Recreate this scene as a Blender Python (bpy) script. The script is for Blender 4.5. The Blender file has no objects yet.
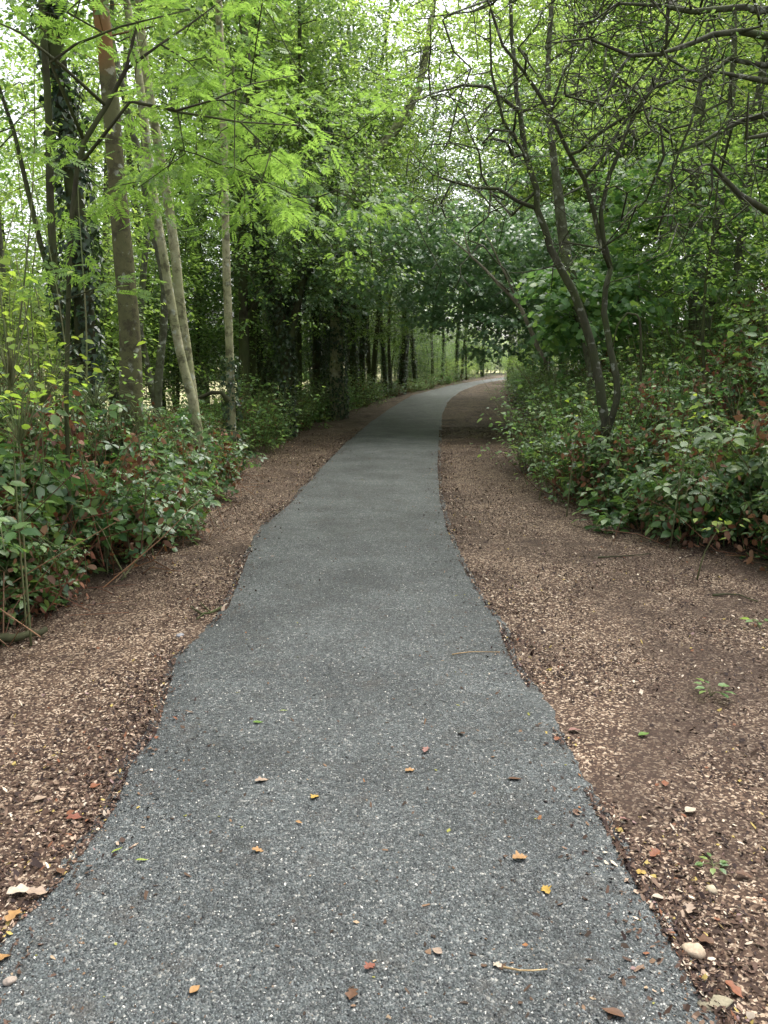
import bpy, math
import numpy as np
from mathutils import Matrix, Euler
R = np.random.RandomState(11)
C = bpy.context.scene.collection
CAM_H, F = 1.55, 769.0
PITCH = math.radians(11.18)
SP, CP = math.sin(PITCH), math.cos(PITCH)

# ---------------------------------------------------------------- measuring
def ray(px, py):
    u = (512 - py) / F
    return np.array([(px - 384) / F, CP + u * SP, -SP + u * CP])
def at(px, py, Y):
    d = ray(px, py); return d * (Y / d[1]) + np.array([0, 0, CAM_H])
def gnd(px, py):
    d = ray(px, py); return (d * (-CAM_H / d[2]) + np.array([0, 0, CAM_H]))[:2]
def curve(pix, ext_lo, ext_hi):
    p = sorted([tuple(gnd(a, b)) for a, b in pix], key=lambda q: q[1])
    ys = [q[1] for q in p]; xs = [q[0] for q in p]
    ys = [-12] + ys + [ys[-1] + 25, ys[-1] + 80]
    xs = [ext_lo] + xs + [xs[-1] + ext_hi, xs[-1] + ext_hi * 5]
    return np.array(ys), np.array(xs)
PL = curve([(0,930),(50,885),(75,850),(107,805),(127,757),(150,733),(160,700),(172,657),(200,635),(225,605),(245,555),(262,525),
            (291,500),(322,465),(345,442),(373,420),(392,407),(412,395),(451,385),(478,380.5)], -1.15, 8)
PR = curve([(734,1024),(704,980),(669,920),(634,865),(604,810),(576,765),(549,710),(516,660),(501,620),(480,590),(462,560),(450,530),(442,500),
            (439,465),(440,440),(441,415),(447,401),(459,391),(478,384),(496,380.5)], .9, 8)
VL = curve([(0,640),(80,592),(150,547),(200,510),(235,470),(280,434),(330,414),(380,400),(430,388.5),(455,382)], -1.9, 7)
VR = curve([(768,575),(700,532),(640,505),(600,487),(565,467),(538,440),(518,412),(506,395),(502,385),(506,381)], 2.8, 11)
def f(cv, y): return np.interp(y, cv[0], cv[1])
def sstep(t): t = np.clip(t, 0, 1); return t * t * (3 - 2 * t)
def vnoise(x, y, s=1.0, seed=0):
    """cheap smooth value noise"""
    x = np.asarray(x, float) / s + 1000; y = np.asarray(y, float) / s + 1000
    xi = np.floor(x).astype(np.int64); yi = np.floor(y).astype(np.int64); u = x - xi; v = y - yi
    u = u * u * (3 - 2 * u); v = v * v * (3 - 2 * v)
    def h(a, b):
        n = (a * 374761393 + b * 668265263 + seed * 1274126177) & 0xffffffff
        n = ((n ^ (n >> 13)) * 1274126177) & 0xffffffff
        return ((n ^ (n >> 16)) & 0xffff) / 65535.0
    return (h(xi, yi) * (1 - u) + h(xi + 1, yi) * u) * (1 - v) + (h(xi, yi + 1) * (1 - u) + h(xi + 1, yi + 1) * u) * v
def H(x, y):
    x = np.asarray(x, float); y = np.asarray(y, float)
    r = x - f(VR, y); l = f(VL, y) - x
    fade = sstep((y - 1) / 3)
    h = sstep(r / 4.5) * 1.15 + np.clip(r, 0, 60) * .05 + sstep((r - 3.5) / 14) * 3.2
    h = h + sstep(l / 1.3) * .22 - sstep((l - 2.5) / 7) * 1.5
    h = h + (vnoise(x, y, .9, 1) - .5) * .10 * sstep((np.maximum(r, l)) / 1.0)
    h = h + (vnoise(x, y, .35, 2) - .5) * .022 + (vnoise(x, y, .12, 3) - .5) * .010
    return h

# ---------------------------------------------------------------- objects
def props(o, label=None, cat=None, group=None, kind=None):
    if label: o['label'] = label
    if cat: o['category'] = cat
    if group: o['group'] = group
    if kind: o['kind'] = kind
    return o
def empty(name, loc=(0, 0, 0), **k):
    o = bpy.data.objects.new(name, None); C.objects.link(o); o.location = loc; o.empty_display_size = .2
    return props(o, **k)
def mesh(name, V, loops, sizes, mat, parent=None, smooth=False, **k):
    V = np.ascontiguousarray(V, dtype=np.float32); loops = np.ascontiguousarray(loops, dtype=np.int32); sizes = np.asarray(sizes, np.int32)
    me = bpy.data.meshes.new(name)
    me.vertices.add(len(V)); me.vertices.foreach_set('co', V.ravel())
    me.loops.add(len(loops)); me.loops.foreach_set('vertex_index', loops)
    me.polygons.add(len(sizes))
    st = np.zeros(len(sizes), np.int32); st[1:] = np.cumsum(sizes)[:-1]
    me.polygons.foreach_set('loop_start', st); me.polygons.foreach_set('loop_total', sizes)
    if smooth: me.polygons.foreach_set('use_smooth', np.ones(len(sizes), bool))
    me.update(calc_edges=True); me.materials.append(mat)
    o = bpy.data.objects.new(name, me); C.objects.link(o)
    if parent: o.parent = parent
    return props(o, **k)
def copy_thing(src, loc, rz=0, s=1.0, label=None, group=None, tilt=(0, 0)):
    c = src.copy(); C.objects.link(c)
    c.location = loc; c.rotation_euler = (tilt[0], tilt[1], rz); c.scale = (s, s, s) if np.isscalar(s) else s
    if label: c['label'] = label
    if group: c['group'] = group
    for ch in [q for q in src.children]:
        d = ch.copy(); C.objects.link(d); d.parent = c
    return c

# ---------------------------------------------------------------- materials
def nt(name):
    m = bpy.data.materials.new(name); m.use_nodes = True; t = m.node_tree; t.nodes.clear()
    return m, t, t.nodes, t.links
def ramp(N, stops, interp='LINEAR'):
    r = N.new('ShaderNodeValToRGB'); r.color_ramp.interpolation = interp
    e = r.color_ramp.elements
    while len(e) < len(stops): e.new(.5)
    for q, (p, c) in zip(e, stops): q.position = p; q.color = (*c, 1)
    return r
def leaf_mat(name, cols, trans=.35, rough=.5, tint=(1.3, 1.2, .85), spec=.4, k=1.0):
    cols = [tuple(min(1, a * k) for a in c) for c in cols]
    m, t, N, L = nt(name)
    g = N.new('ShaderNodeNewGeometry'); r = ramp(N, [(i / max(1, len(cols) - 1), c) for i, c in enumerate(cols)])
    L.new(g.outputs['Random Per Island'], r.inputs[0])
    oi = N.new('ShaderNodeObjectInfo'); hs = N.new('ShaderNodeHueSaturation')
    mr = N.new('ShaderNodeMapRange'); mr.inputs['To Min'].default_value = .478; mr.inputs['To Max'].default_value = .500; hs.inputs['Saturation'].default_value = 1.0
    L.new(oi.outputs['Random'], mr.inputs[0]); L.new(mr.outputs[0], hs.inputs['Hue'])
    L.new(r.outputs[0], hs.inputs['Color'])
    p = N.new('ShaderNodeBsdfPrincipled'); L.new(hs.outputs[0], p.inputs['Base Color'])
    p.inputs['Roughness'].default_value = rough; p.inputs['Specular IOR Level'].default_value = spec
    if trans:
        mu = N.new('ShaderNodeMix'); mu.data_type = 'RGBA'; mu.blend_type = 'MULTIPLY'; mu.inputs[0].default_value = 1
        L.new(hs.outputs[0], mu.inputs[6]); mu.inputs[7].default_value = (*[a * 2.0 for a in tint], 1)
        tr = N.new('ShaderNodeBsdfTranslucent'); L.new(mu.outputs[2], tr.inputs[0])
        mx = N.new('ShaderNodeMixShader'); mx.inputs[0].default_value = trans
        L.new(p.outputs[0], mx.inputs[1]); L.new(tr.outputs[0], mx.inputs[2]); out = mx.outputs[0]
    else: out = p.outputs[0]
    o = N.new('ShaderNodeOutputMaterial'); L.new(out, o.inputs[0])
    return m
def bark_mat(name, cols, moss=(.07, .09, .03), mossamt=.35, scale=6, bump=.35, lichen=.0, stretch=.35, blotch=None, rust=None):
    m, t, N, L = nt(name)
    tc = N.new('ShaderNodeTexCoord'); mp = N.new('ShaderNodeMapping'); mp.inputs['Scale'].default_value = (1, 1, stretch)
    L.new(tc.outputs['Object'], mp.inputs[0])
    n = N.new('ShaderNodeTexNoise'); n.inputs['Scale'].default_value = scale * 3; n.inputs['Detail'].default_value = 7; n.inputs['Roughness'].default_value = .65
    L.new(mp.outputs[0], n.inputs[0])
    r = ramp(N, [(.3, cols[0]), (.55, cols[1]), (.72, cols[2])]); L.new(n.outputs[0], r.inputs[0])
    n2 = N.new('ShaderNodeTexNoise'); n2.inputs['Scale'].default_value = scale * .45; n2.inputs['Detail'].default_value = 4
    L.new(tc.outputs['Object'], n2.inputs[0])
    r2 = ramp(N, [(.5 - mossamt * .35, (0, 0, 0)), (.72, (1, 1, 1))]); L.new(n2.outputs[0], r2.inputs[0])
    mx = N.new('ShaderNodeMix'); mx.data_type = 'RGBA'; L.new(r2.outputs[0], mx.inputs[0]); L.new(r.outputs[0], mx.inputs[6]); mx.inputs[7].default_value = (*moss, 1)
    col = mx.outputs[2]
    if lichen:
        v = N.new('ShaderNodeTexNoise'); v.inputs['Scale'].default_value = scale * 2.2; v.inputs['Detail'].default_value = 5; L.new(tc.outputs['Object'], v.inputs[0])
        r3 = ramp(N, [(.60, (0, 0, 0)), (.66, (lichen,) * 3)]); L.new(v.outputs[0], r3.inputs[0])
        m3 = N.new('ShaderNodeMix'); m3.data_type = 'RGBA'; L.new(r3.outputs[0], m3.inputs[0]); L.new(col, m3.inputs[6]); m3.inputs[7].default_value = (.42, .44, .38, 1)
        col = m3.outputs[2]
    def over(col, fac, c):
        m4 = N.new('ShaderNodeMix'); m4.data_type = 'RGBA'; L.new(fac, m4.inputs[0]); L.new(col, m4.inputs[6]); m4.inputs[7].default_value = (*c, 1); return m4.outputs[2]
    if blotch:
        v = N.new('ShaderNodeTexNoise'); v.inputs['Scale'].default_value = 9; v.inputs['Detail'].default_value = 6; v.inputs['Roughness'].default_value = .7; L.new(tc.outputs['Object'], v.inputs[0])
        r5 = ramp(N, [(.50, (0, 0, 0)), (.60, (.8, .8, .8))]); L.new(v.outputs[0], r5.inputs[0]); col = over(col, r5.outputs[0], blotch)
    if rust:
        sx = N.new('ShaderNodeSeparateXYZ'); L.new(tc.outputs['Object'], sx.inputs[0])
        z0, z1 = rust; a1 = N.new('ShaderNodeMapRange'); a1.inputs['From Min'].default_value = z0; a1.inputs['From Max'].default_value = (z0 + z1) / 2
        pp = N.new('ShaderNodeMath'); pp.operation = 'PINGPONG'; sub = N.new('ShaderNodeMath'); sub.operation = 'SUBTRACT'; sub.inputs[1].default_value = (z0 + z1) / 2; L.new(sx.outputs[2], sub.inputs[0])
        ab = N.new('ShaderNodeMath'); ab.operation = 'ABSOLUTE'; L.new(sub.outputs[0], ab.inputs[0])
        ad = N.new('ShaderNodeMath'); ad.operation = 'MULTIPLY_ADD'; L.new(n2.outputs[0], ad.inputs[0]); ad.inputs[1].default_value = .5; L.new(ab.outputs[0], ad.inputs[2])
        r6 = ramp(N, [((z1 - z0) / 2 * .7 + .17, (.9, .9, .9)), ((z1 - z0) / 2 + .30, (0, 0, 0))]); L.new(ad.outputs[0], r6.inputs[0]); col = over(col, r6.outputs[0], (.21, .11, .045))
    p = N.new('ShaderNodeBsdfPrincipled'); L.new(col, p.inputs['Base Color']); p.inputs['Roughness'].default_value = .85; p.inputs['Specular IOR Level'].default_value = .2
    b = N.new('ShaderNodeBump'); b.inputs['Strength'].default_value = bump; b.inputs['Distance'].default_value = .01; L.new(n.outputs[0], b.inputs['Height']); L.new(b.outputs[0], p.inputs['Normal'])
    o = N.new('ShaderNodeOutputMaterial'); L.new(p.outputs[0], o.inputs[0])
    return m
def chip_mat(name, cols, rough=.7, interp='CONSTANT', noise=True, spec=.3):
    m, t, N, L = nt(name)
    g = N.new('ShaderNodeNewGeometry'); tot = sum(w for w, c in cols); acc = 0; st = []
    for w, c in cols: st.append((acc / tot, c)); acc += w
    r = ramp(N, st, interp); L.new(g.outputs['Random Per Island'], r.inputs[0]); col = r.outputs[0]
    if noise:
        tc = N.new('ShaderNodeTexCoord'); n = N.new('ShaderNodeTexNoise'); n.inputs['Scale'].default_value = 90; n.inputs['Detail'].default_value = 3
        L.new(tc.outputs['Object'], n.inputs[0]); mr = N.new('ShaderNodeMapRange'); mr.inputs['To Min'].default_value = .55; mr.inputs['To Max'].default_value = 1.4
        L.new(n.outputs[0], mr.inputs[0])
        hs = N.new('ShaderNodeHueSaturation'); L.new(mr.outputs[0], hs.inputs['Value']); L.new(col, hs.inputs['Color']); col = hs.outputs[0]
    p = N.new('ShaderNodeBsdfPrincipled'); L.new(col, p.inputs['Base Color']); p.inputs['Roughness'].default_value = rough; p.inputs['Specular IOR Level'].default_value = spec
    o = N.new('ShaderNodeOutputMaterial'); L.new(p.outputs[0], o.inputs[0])
    return m
M = {}
M['oak'] = leaf_mat('leaf_mid_green', [(.036, .072, .020), (.052, .105, .028), (.078, .145, .040), (.11, .18, .052)], .42, .42, k=1.4)
M['lime'] = leaf_mat('leaf_light_green', [(.070, .125, .032), (.095, .165, .042), (.125, .205, .055), (.155, .235, .07)], .48, .45, k=1.35)
M['ash'] = leaf_mat('leaf_ash_green', [(.060, .120, .026), (.080, .155, .035), (.105, .185, .045)], .45, .5, k=1.4)
M['syc'] = leaf_mat('leaf_blue_green', [(.038, .080, .040), (.055, .108, .056), (.080, .135, .075)], .38, .33, spec=.9, k=1.8)
M['dark'] = leaf_mat('leaf_dark_green', [(.020, .044, .016), (.030, .064, .021), (.045, .088, .028), (.065, .11, .036)], .28, .4, k=1.5)
M['ivy'] = leaf_mat('leaf_ivy', [(.012, .030, .012), (.020, .046, .016), (.030, .062, .022), (.05, .09, .032)], .12, .35, spec=.5)
M['bram'] = leaf_mat('leaf_bramble', [(.022, .062, .022), (.035, .088, .028), (.055, .125, .036), (.095, .180, .045), (.035, .085, .032), (.13, .20, .06)], .3, .38, spec=.55, k=1.25)
M['herb'] = leaf_mat('leaf_herb', [(.045, .098, .036), (.065, .135, .046), (.095, .175, .058), (.14, .22, .06)], .38, .4, spec=.5, k=1.35)
M['yel'] = leaf_mat('leaf_lime', [(.12, .22, .035), (.17, .28, .045), (.23, .34, .07)], .5)
M['dead'] = leaf_mat('leaf_dead', [(.07, .032, .016), (.12, .055, .026), (.19, .095, .045), (.27, .16, .09), (.09, .05, .03)], .2, .7, tint=(1, .8, .5))
M['bark_dark'] = bark_mat('bark_dark', [(.018, .015, .010), (.045, .038, .026), (.085, .075, .052)], mossamt=.5)
M['bark_brown'] = bark_mat('bark_brown', [(.040, .034, .018), (.085, .072, .038), (.14, .12, .068)], moss=(.115, .12, .055), mossamt=.8, scale=5, bump=.8, lichen=.55, stretch=.7, blotch=(.050, .042, .026), rust=(4.1, 4.6))
M['bark_pale'] = bark_mat('bark_pale', [(.22, .20, .125), (.36, .34, .22), (.50, .48, .36)], moss=(.24, .26, .12), mossamt=.3, scale=5, lichen=.7, stretch=.8, bump=.7, blotch=(.085, .075, .045))
M['bark_grey'] = bark_mat('bark_grey', [(.06, .058, .045), (.12, .115, .09), (.22, .215, .18)], moss=(.08, .10, .04), mossamt=.4, scale=5, lichen=.6, stretch=.8, bump=.7, blotch=(.05, .045, .03))
M['bark_haw'] = bark_mat('bark_mossy', [(.028, .026, .020), (.060, .056, .042), (.12, .115, .09)], moss=(.055, .07, .025), mossamt=.45, scale=6, lichen=.4)
M['cane'] = bark_mat('cane', [(.08, .07, .04), (.16, .14, .08), (.24, .22, .13)], moss=(.10, .15, .05), mossamt=.5)
M['cane_dead'] = bark_mat('cane_dead', [(.10, .07, .045), (.18, .13, .085), (.28, .21, .14)], moss=(.16, .13, .09), mossamt=.2)
M['dead_wood'] = bark_mat('dead_wood', [(.14, .12, .09), (.26, .23, .18), (.38, .34, .28)], moss=(.08, .075, .05), mossamt=.4)

# ---------------------------------------------------------------- mesh tools
def unit(v): return v / np.maximum(np.linalg.norm(v, axis=-1, keepdims=True), 1e-9)
class Geo:
    def __init__(s): s.V = []; s.L = []; s.S = []; s.n = 0
    def add(s, V, Fc):
        """Fc: (m,k) array of faces"""
        s.V.append(np.asarray(V, float)); Fc = np.asarray(Fc); s.L.append((Fc + s.n).ravel()); s.S.append(np.full(len(Fc), Fc.shape[1])); s.n += len(V)
    def tube(s, P, rad, n=6, cap=True, lump=0):
        P = np.asarray(P, float); rad = np.asarray(rad, float); k = len(P)
        if k < 2: return
        T = unit(np.gradient(P, axis=0)); a = np.abs(T.mean(0)); ref = np.eye(3)[int(np.argmin(a))]
        U = unit(np.cross(T, ref)); W = np.cross(T, U)
        th = np.arange(n) / n * 2 * np.pi
        rr = rad[:, None] * np.ones(n)
        if lump:
            rr = rr * (1 + lump * (R.rand(k, n) - .5) + lump * np.sin(th[None] * 3 + np.linspace(0, 4, k)[:, None]) * .5)
        V = P[:, None] + rr[..., None] * (np.cos(th)[None, :, None] * U[:, None] + np.sin(th)[None, :, None] * W[:, None])
        V = V.reshape(-1, 3); i = np.arange(k - 1)[:, None] * n; j = np.arange(n)[None]; j2 = (j + 1) % n
        Fc = np.stack([i + j, i + j2, i + n + j2, i + n + j], -1).reshape(-1, 4)
        s.add(V, Fc)
        if cap and n > 3:
            s.L.append(np.arange(n)[::-1] + s.n - len(V)); s.S.append(np.array([n]))
            s.L.append(np.arange(n) + s.n - n); s.S.append(np.array([n]))
    def build(s, name, mat, parent=None, smooth=False, **k):
        return mesh(name, np.concatenate(s.V), np.concatenate(s.L), np.concatenate(s.S), mat, parent, smooth, **k)
def smooth_poly(P, rad, step):
    P = np.asarray(P, float); rad = np.asarray(rad, float); out = []; ro = []
    Q = np.vstack([2 * P[0] - P[1], P, 2 * P[-1] - P[-2]])
    for i in range(len(P) - 1):
        p0, p1, p2, p3 = Q[i:i + 4]; n = max(1, int(np.linalg.norm(p2 - p1) / step))
        for k in range(n):
            t = k / n
            out.append(.5 * (2 * p1 + (p2 - p0) * t + (2 * p0 - 5 * p1 + 4 * p2 - p3) * t * t + (3 * p1 - p0 - 3 * p2 + p3) * t ** 3))
            ro.append(rad[i] * (1 - t) + rad[i + 1] * t)
    out.append(P[-1]); ro.append(rad[-1])
    return np.array(out), np.array(ro)

# leaf templates: x along the leaf, y across, z up; length 1
def tpl(verts, faces): return np.array(verts, float), np.array(faces)
T_RH = tpl([(0, 0, 0), (.45, -.30, .06), (1, 0, -.05), (.45, .30, .06)], [(0, 1, 2), (0, 2, 3)])
T_SLIM = tpl([(0, 0, 0), (.4, -.17, .03), (1, 0, -.06), (.4, .17, .03)], [(0, 1, 2), (0, 2, 3)])
T_OV = tpl([(0, 0, 0), (.22, -.26, .05), (.6, -.27, .05), (1, 0, -.1), (.6, .27, .05), (.22, .26, .05), (.45, 0, 0)],
           [(0, 1, 6), (1, 2, 6), (2, 3, 6), (3, 4, 6), (4, 5, 6), (5, 0, 6)])
def merge(ts):
    V = []; Fc = []; n = 0
    for v, fc in ts: V.append(v); Fc.append(fc + n); n += len(v)
    return np.concatenate(V), np.concatenate(Fc)
def placed(t, x, y, ang, s, z=0, roll=0):
    v = t[0] * s; c, d = math.cos(ang), math.sin(ang)
    return np.stack([v[:, 0] * c - v[:, 1] * d + x, v[:, 0] * d + v[:, 1] * c + y, v[:, 2] + z], 1), t[1]
def pinnate(n=5, base=T_SLIM):
    ts = []
    for i in range(n):
        x = .22 + .62 * i / n
        for sgn in (-1, 1): ts.append(placed(base, x, sgn * .01, sgn * 1.05, .38 * (1 - .25 * abs(i / n - .4)), -.12 * x * x))
    ts.append(placed(base, .84, 0, 0, .34, -.09))
    ts.append((np.array([(0, -.008, 0), (.85, -.004, -.09), (.85, .004, -.09), (0, .008, 0)]), np.array([(0, 1, 2), (0, 2, 3)])))
    return merge(ts)
T_PIN = pinnate()
T_TRI = merge([placed(T_OV, .34, 0, 0, .70), placed(T_OV, .16, -.04, -1.4, .56, -.02), placed(T_OV, .16, .04, 1.35, .56, .01),
               (np.array([(-.2, -.012, 0), (.28, -.01, 0), (.28, .01, 0), (-.2, .012, 0)]), np.array([(0, 1, 2), (0, 2, 3)]))])
def palmate():
    pts = [(0, 0)]
    for a, r in ((-130, .38), (-100, .30), (-75, .62), (-48, .36), (-38, .82), (-18, .45), (0, 1), (18, .45), (38, .82), (48, .36), (75, .62), (100, .30), (130, .38)):
        pts.append((.12 + r * math.cos(math.radians(a)) * .85, r * math.sin(math.radians(a)) * .85))
    V = [(x, y, -.12 * (x * x + y * y) + .05 * abs(y)) for x, y in pts]
    return np.array(V), np.array([(0, i, i + 1) for i in range(1, len(pts) - 1)])
T_PALM = palmate()
T_PALM_S = tpl([(0, 0, 0), (.25, -.45, -.05), (.45, -.2, .05), (.8, -.4, -.06), (1, 0, -.1), (.8, .4, -.06), (.45, .2, .05), (.25, .45, -.05)],
               [(0, 1, 2), (2, 3, 4), (0, 2, 4), (0, 4, 6), (4, 5, 6), (0, 6, 7)])
T_IVY = tpl([(0, 0, 0), (.1, -.42, .03), (.5, -.22, .03), (1, 0, -.08), (.5, .22, .03), (.1, .42, .03)], [(0, 1, 2), (0, 2, 3), (0, 3, 4), (0, 4, 5)])

def leaves(t, pos, dr, nrm, size):
    """instance template t; returns verts, faces"""
    V, Fc = t; n = len(pos)
    X = unit(dr); Y = unit(np.cross(nrm, X)); Z = np.cross(X, Y)
    W = pos[:, None] + size[:, None, None] * (V[None, :, 0:1] * X[:, None] + V[None, :, 1:2] * Y[:, None] + V[None, :, 2:3] * Z[:, None])
    FF = (Fc[None] + (np.arange(n) * len(V))[:, None, None]).reshape(-1, Fc.shape[1])
    return W.reshape(-1, 3), FF

def spray(cl, out, r, ntw, nlf, flat=.35, droop=.15, hang=.35):
    """twiglets around cluster centres cl; returns leaf positions, dirs, normals and the twiglets"""
    n = len(cl); a = R.rand(n, ntw) * 2 * np.pi
    d = np.stack([np.cos(a), np.sin(a), R.randn(n, ntw) * flat], -1) + out[:, None] * .7
    d = unit(d); ln = r * (.6 + .7 * R.rand(n, ntw))
    s = (np.arange(nlf) + .6 + R.rand(n, ntw, nlf) * .5) / nlf
    base = cl[:, None] + R.randn(n, ntw, 3) * r * .12
    P = base[:, :, None] + d[:, :, None] * (s * ln[..., None])[..., None]
    P[..., 2] -= droop * r * s ** 2
    side = np.where(np.arange(nlf) % 2 == 0, 1., -1.)[None, None, :, None]
    up = np.array([0, 0, 1.]); lat = unit(np.cross(d, up))[:, :, None]
    D = d[:, :, None] * .6 + lat * side * .9 + R.randn(n, ntw, nlf, 3) * .25
    D[..., 2] -= hang
    Nn = up + R.randn(n, ntw, nlf, 3) * .42
    Nn = Nn + D * np.array([1, 1, 0]) * hang
    P = P + R.randn(*P.shape) * r * .05
    return P.reshape(-1, 3), D.reshape(-1, 3), Nn.reshape(-1, 3), base.reshape(-1, 3), (base + d * ln[..., None]).reshape(-1, 3)

class Skel:
    def __init__(s): s.P = []; s.par = []; s.fix = []
    def poly(s, pts, rad, parent=-1, step=.35):
        p, r = smooth_poly(pts, rad, step); idx = []
        for i in range(len(p)):
            s.P.append(p[i]); s.par.append(parent if i == 0 else idx[-1]); s.fix.append(r[i]); idx.append(len(s.P) - 1)
        return idx
    def near(s, q): return int(np.argmin(np.linalg.norm(np.array(s.P) - q, axis=1)))
    def attach(s, targets, zmin=0, seg=.45, wob=.10, updn=.6):
        targets = np.asarray(targets); P0 = np.array(s.P)
        d0 = np.array([np.linalg.norm(P0 - t, axis=1).min() for t in targets]); ends = []; outs = []
        for t in targets[np.argsort(d0)]:
            P = np.array(s.P); dv = t - P; dist = np.linalg.norm(dv, axis=1); hz = np.linalg.norm(dv[:, :2], axis=1)
            cost = dist + updn * np.maximum(0, .45 * hz - dv[:, 2]) + np.where(P[:, 2] < zmin, 3., 0)
            k = int(np.argmin(cost)); b = s.P[k]; L = dist[k]; m = max(1, int(L / seg)); cur = k
            bow = np.array([0, 0, .12 * L])
            for i in range(1, m + 1):
                u = i / m; q = b + (t - b) * u + bow * math.sin(math.pi * u) + (R.randn(3) * wob * L / (m + 1) if i < m else 0)
                s.P.append(q); s.par.append(cur); s.fix.append(0); cur = len(s.P) - 1
            ends.append(t); outs.append(unit(t - b))
        return np.array(ends), np.array(outs)
    def radii(s, tip=.004, p=2.3):
        n = len(s.P); a = np.zeros(n)
        r = np.zeros(n)
        for i in range(n - 1, -1, -1):
            v = (a[i] if a[i] > 0 else tip ** p)
            r[i] = v ** (1 / p)
            if s.fix[i] > 0: r[i] = s.fix[i]
            if s.par[i] >= 0: a[s.par[i]] += (tip ** p if a[i] == 0 else v)
        for i in range(n):
            q = s.par[i]
            if q >= 0 and s.fix[i] == 0: r[i] = min(r[i], r[q] * .8 if s.fix[q] > 0 else r[q])
        return r
    def mesh(s, geo, tip=.004, sides=(10, 5, 3), minr=0, lump=.10):
        r = s.radii(tip); n = len(s.P); ch = [[] for _ in range(n)]
        for i in range(n):
            if s.par[i] >= 0: ch[s.par[i]].append(i)
        start = [i for i in range(n) if s.par[i] < 0]
        while start:
            i = start.pop(); q = s.par[i]; c = ([q] if q >= 0 else []) + [i]
            while ch[i]:
                k = max(ch[i], key=lambda j: (s.fix[j] > 0, r[j]))
                for j in ch[i]:
                    if j != k: start.append(j)
                c.append(k); i = k
            rr = r[c].copy()
            if q >= 0: rr[0] = min(rr[0], rr[1] * 1.25)
            if rr.max() < minr: continue
            rr[-1] *= .6
            big = rr.max(); ns = sides[0] if big > .045 else sides[1] if big > .012 else sides[2]
            geo.tube(np.array(s.P)[c], rr, ns, lump=lump if big > .03 else 0)

def clumps(n, m, c, rad, tight=.28, seedz=None, cut=None):
    """n points gathered in m clumps in an ellipsoid"""
    c = np.array(c, float); rad = np.array(rad, float)
    u = unit(R.randn(m, 3)) * (R.rand(m, 1) ** .45); cc = c + u * rad
    P = cc[R.randint(m, size=n)] + R.randn(n, 3) * rad * tight * np.array([1, 1, .6])
    if cut is not None: P = P[P[:, 2] > cut]
    return P
def ivy_geo(g, P, rad, z0, z1, dens, size, thick=.10):
    """ivy leaves wrapped round a trunk line"""
    P = np.asarray(P); seg = np.linalg.norm(np.diff(P, axis=0), axis=1); cum = np.r_[0, np.cumsum(seg)]
    n = int(dens * cum[-1]); s = R.rand(n) * cum[-1]
    c = np.stack([np.interp(s, cum, P[:, k]) for k in range(3)], 1); rr = np.interp(s, cum, rad)
    a = R.rand(n) * 2 * np.pi; sd = R.randint(99)
    k = (c[:, 2] > z0) & (c[:, 2] < z1) & (vnoise(np.cos(a) * .5 + c[:, 2] * .3, c[:, 2], .45, sd) + .35 * R.rand(n) > .42); c = c[k]; rr = rr[k]; a = a[k]; n = len(c)
    bul = thick * (.25 + .75 * vnoise(a * 2, c[:, 2], .5, 5)) * (.5 + .8 * R.rand(n))
    o = np.stack([np.cos(a), np.sin(a), np.zeros(n)], 1)
    pos = c + o * (rr + bul)[:, None]
    D = o * .35 + np.array([0, 0, -.8]) + R.randn(n, 3) * .35; Nn = o + np.array([0, 0, .5]) + R.randn(n, 3) * .35
    g.add(*leaves(T_IVY, pos, D, Nn, size * (.6 + .8 * R.rand(n))))

def tree(name, loc, polys, crown, leaf='oak', t=T_RH, size=.07, bark='bark_dark', ntw=4, nlf=7, r=.35, tip=.004, zmin=0, label=None, cat='tree',
         group=None, ivy=None, twigs=False, flat=.35, droop=.15, step=.35, sides=(10, 5, 3), minr=0, updn=.6, root=None, bare=None, wob=.10, rough=0, hang=.35):
    o = root or empty(name, loc, label=label, cat=cat, group=group)
    sk = Skel()
    for i, pl in enumerate(polys):
        pts, rad = pl[0], pl[1]; par = -1
        if len(pl) > 2:
            par = sk.near(np.array(pts[0])); pts = [sk.P[par]] + list(pts[1:]);
        k0 = len(sk.P); sk.poly(pts, rad, par, step)
        if rough:
            for q in range(k0 + 1, len(sk.P)): sk.P[q] = sk.P[q] + R.randn(3) * rough
    base_P = np.array(sk.P); base_r = np.array(sk.fix)
    g = Geo()
    if len(crown):
        e, out = sk.attach(crown, zmin, updn=updn, wob=wob)
        P, D, Nn, a, b = spray(e, out, r, ntw, nlf, flat, droop, hang)
    if bare is not None: sk.attach(bare, zmin, seg=.16, wob=wob * 1.6, updn=updn)
    sk.mesh(g, tip, sides, minr)
    if len(crown) and twigs:
        for p, q in zip(a, b): g.tube(np.array([p, (p + q) / 2 + [0, 0, .02], q]), [.0035, .0025, .0015], 3, False)
    g.build('trunk', M[bark], o, True)
    if len(crown):
        g = Geo(); g.add(*leaves(t, P, D, Nn, size * (.65 + .6 * R.rand(len(P)))))
        g.build('crown', M[leaf], o)
    if ivy:
        g = Geo()
        for k, (z0, z1, dens, sz, th) in ivy:
            p, rr = smooth_poly(polys[k][0], polys[k][1], .2); ivy_geo(g, p, rr, z0, z1, dens, sz, th)
        g.build('ivy', M['ivy'], o)
    return o

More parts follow.
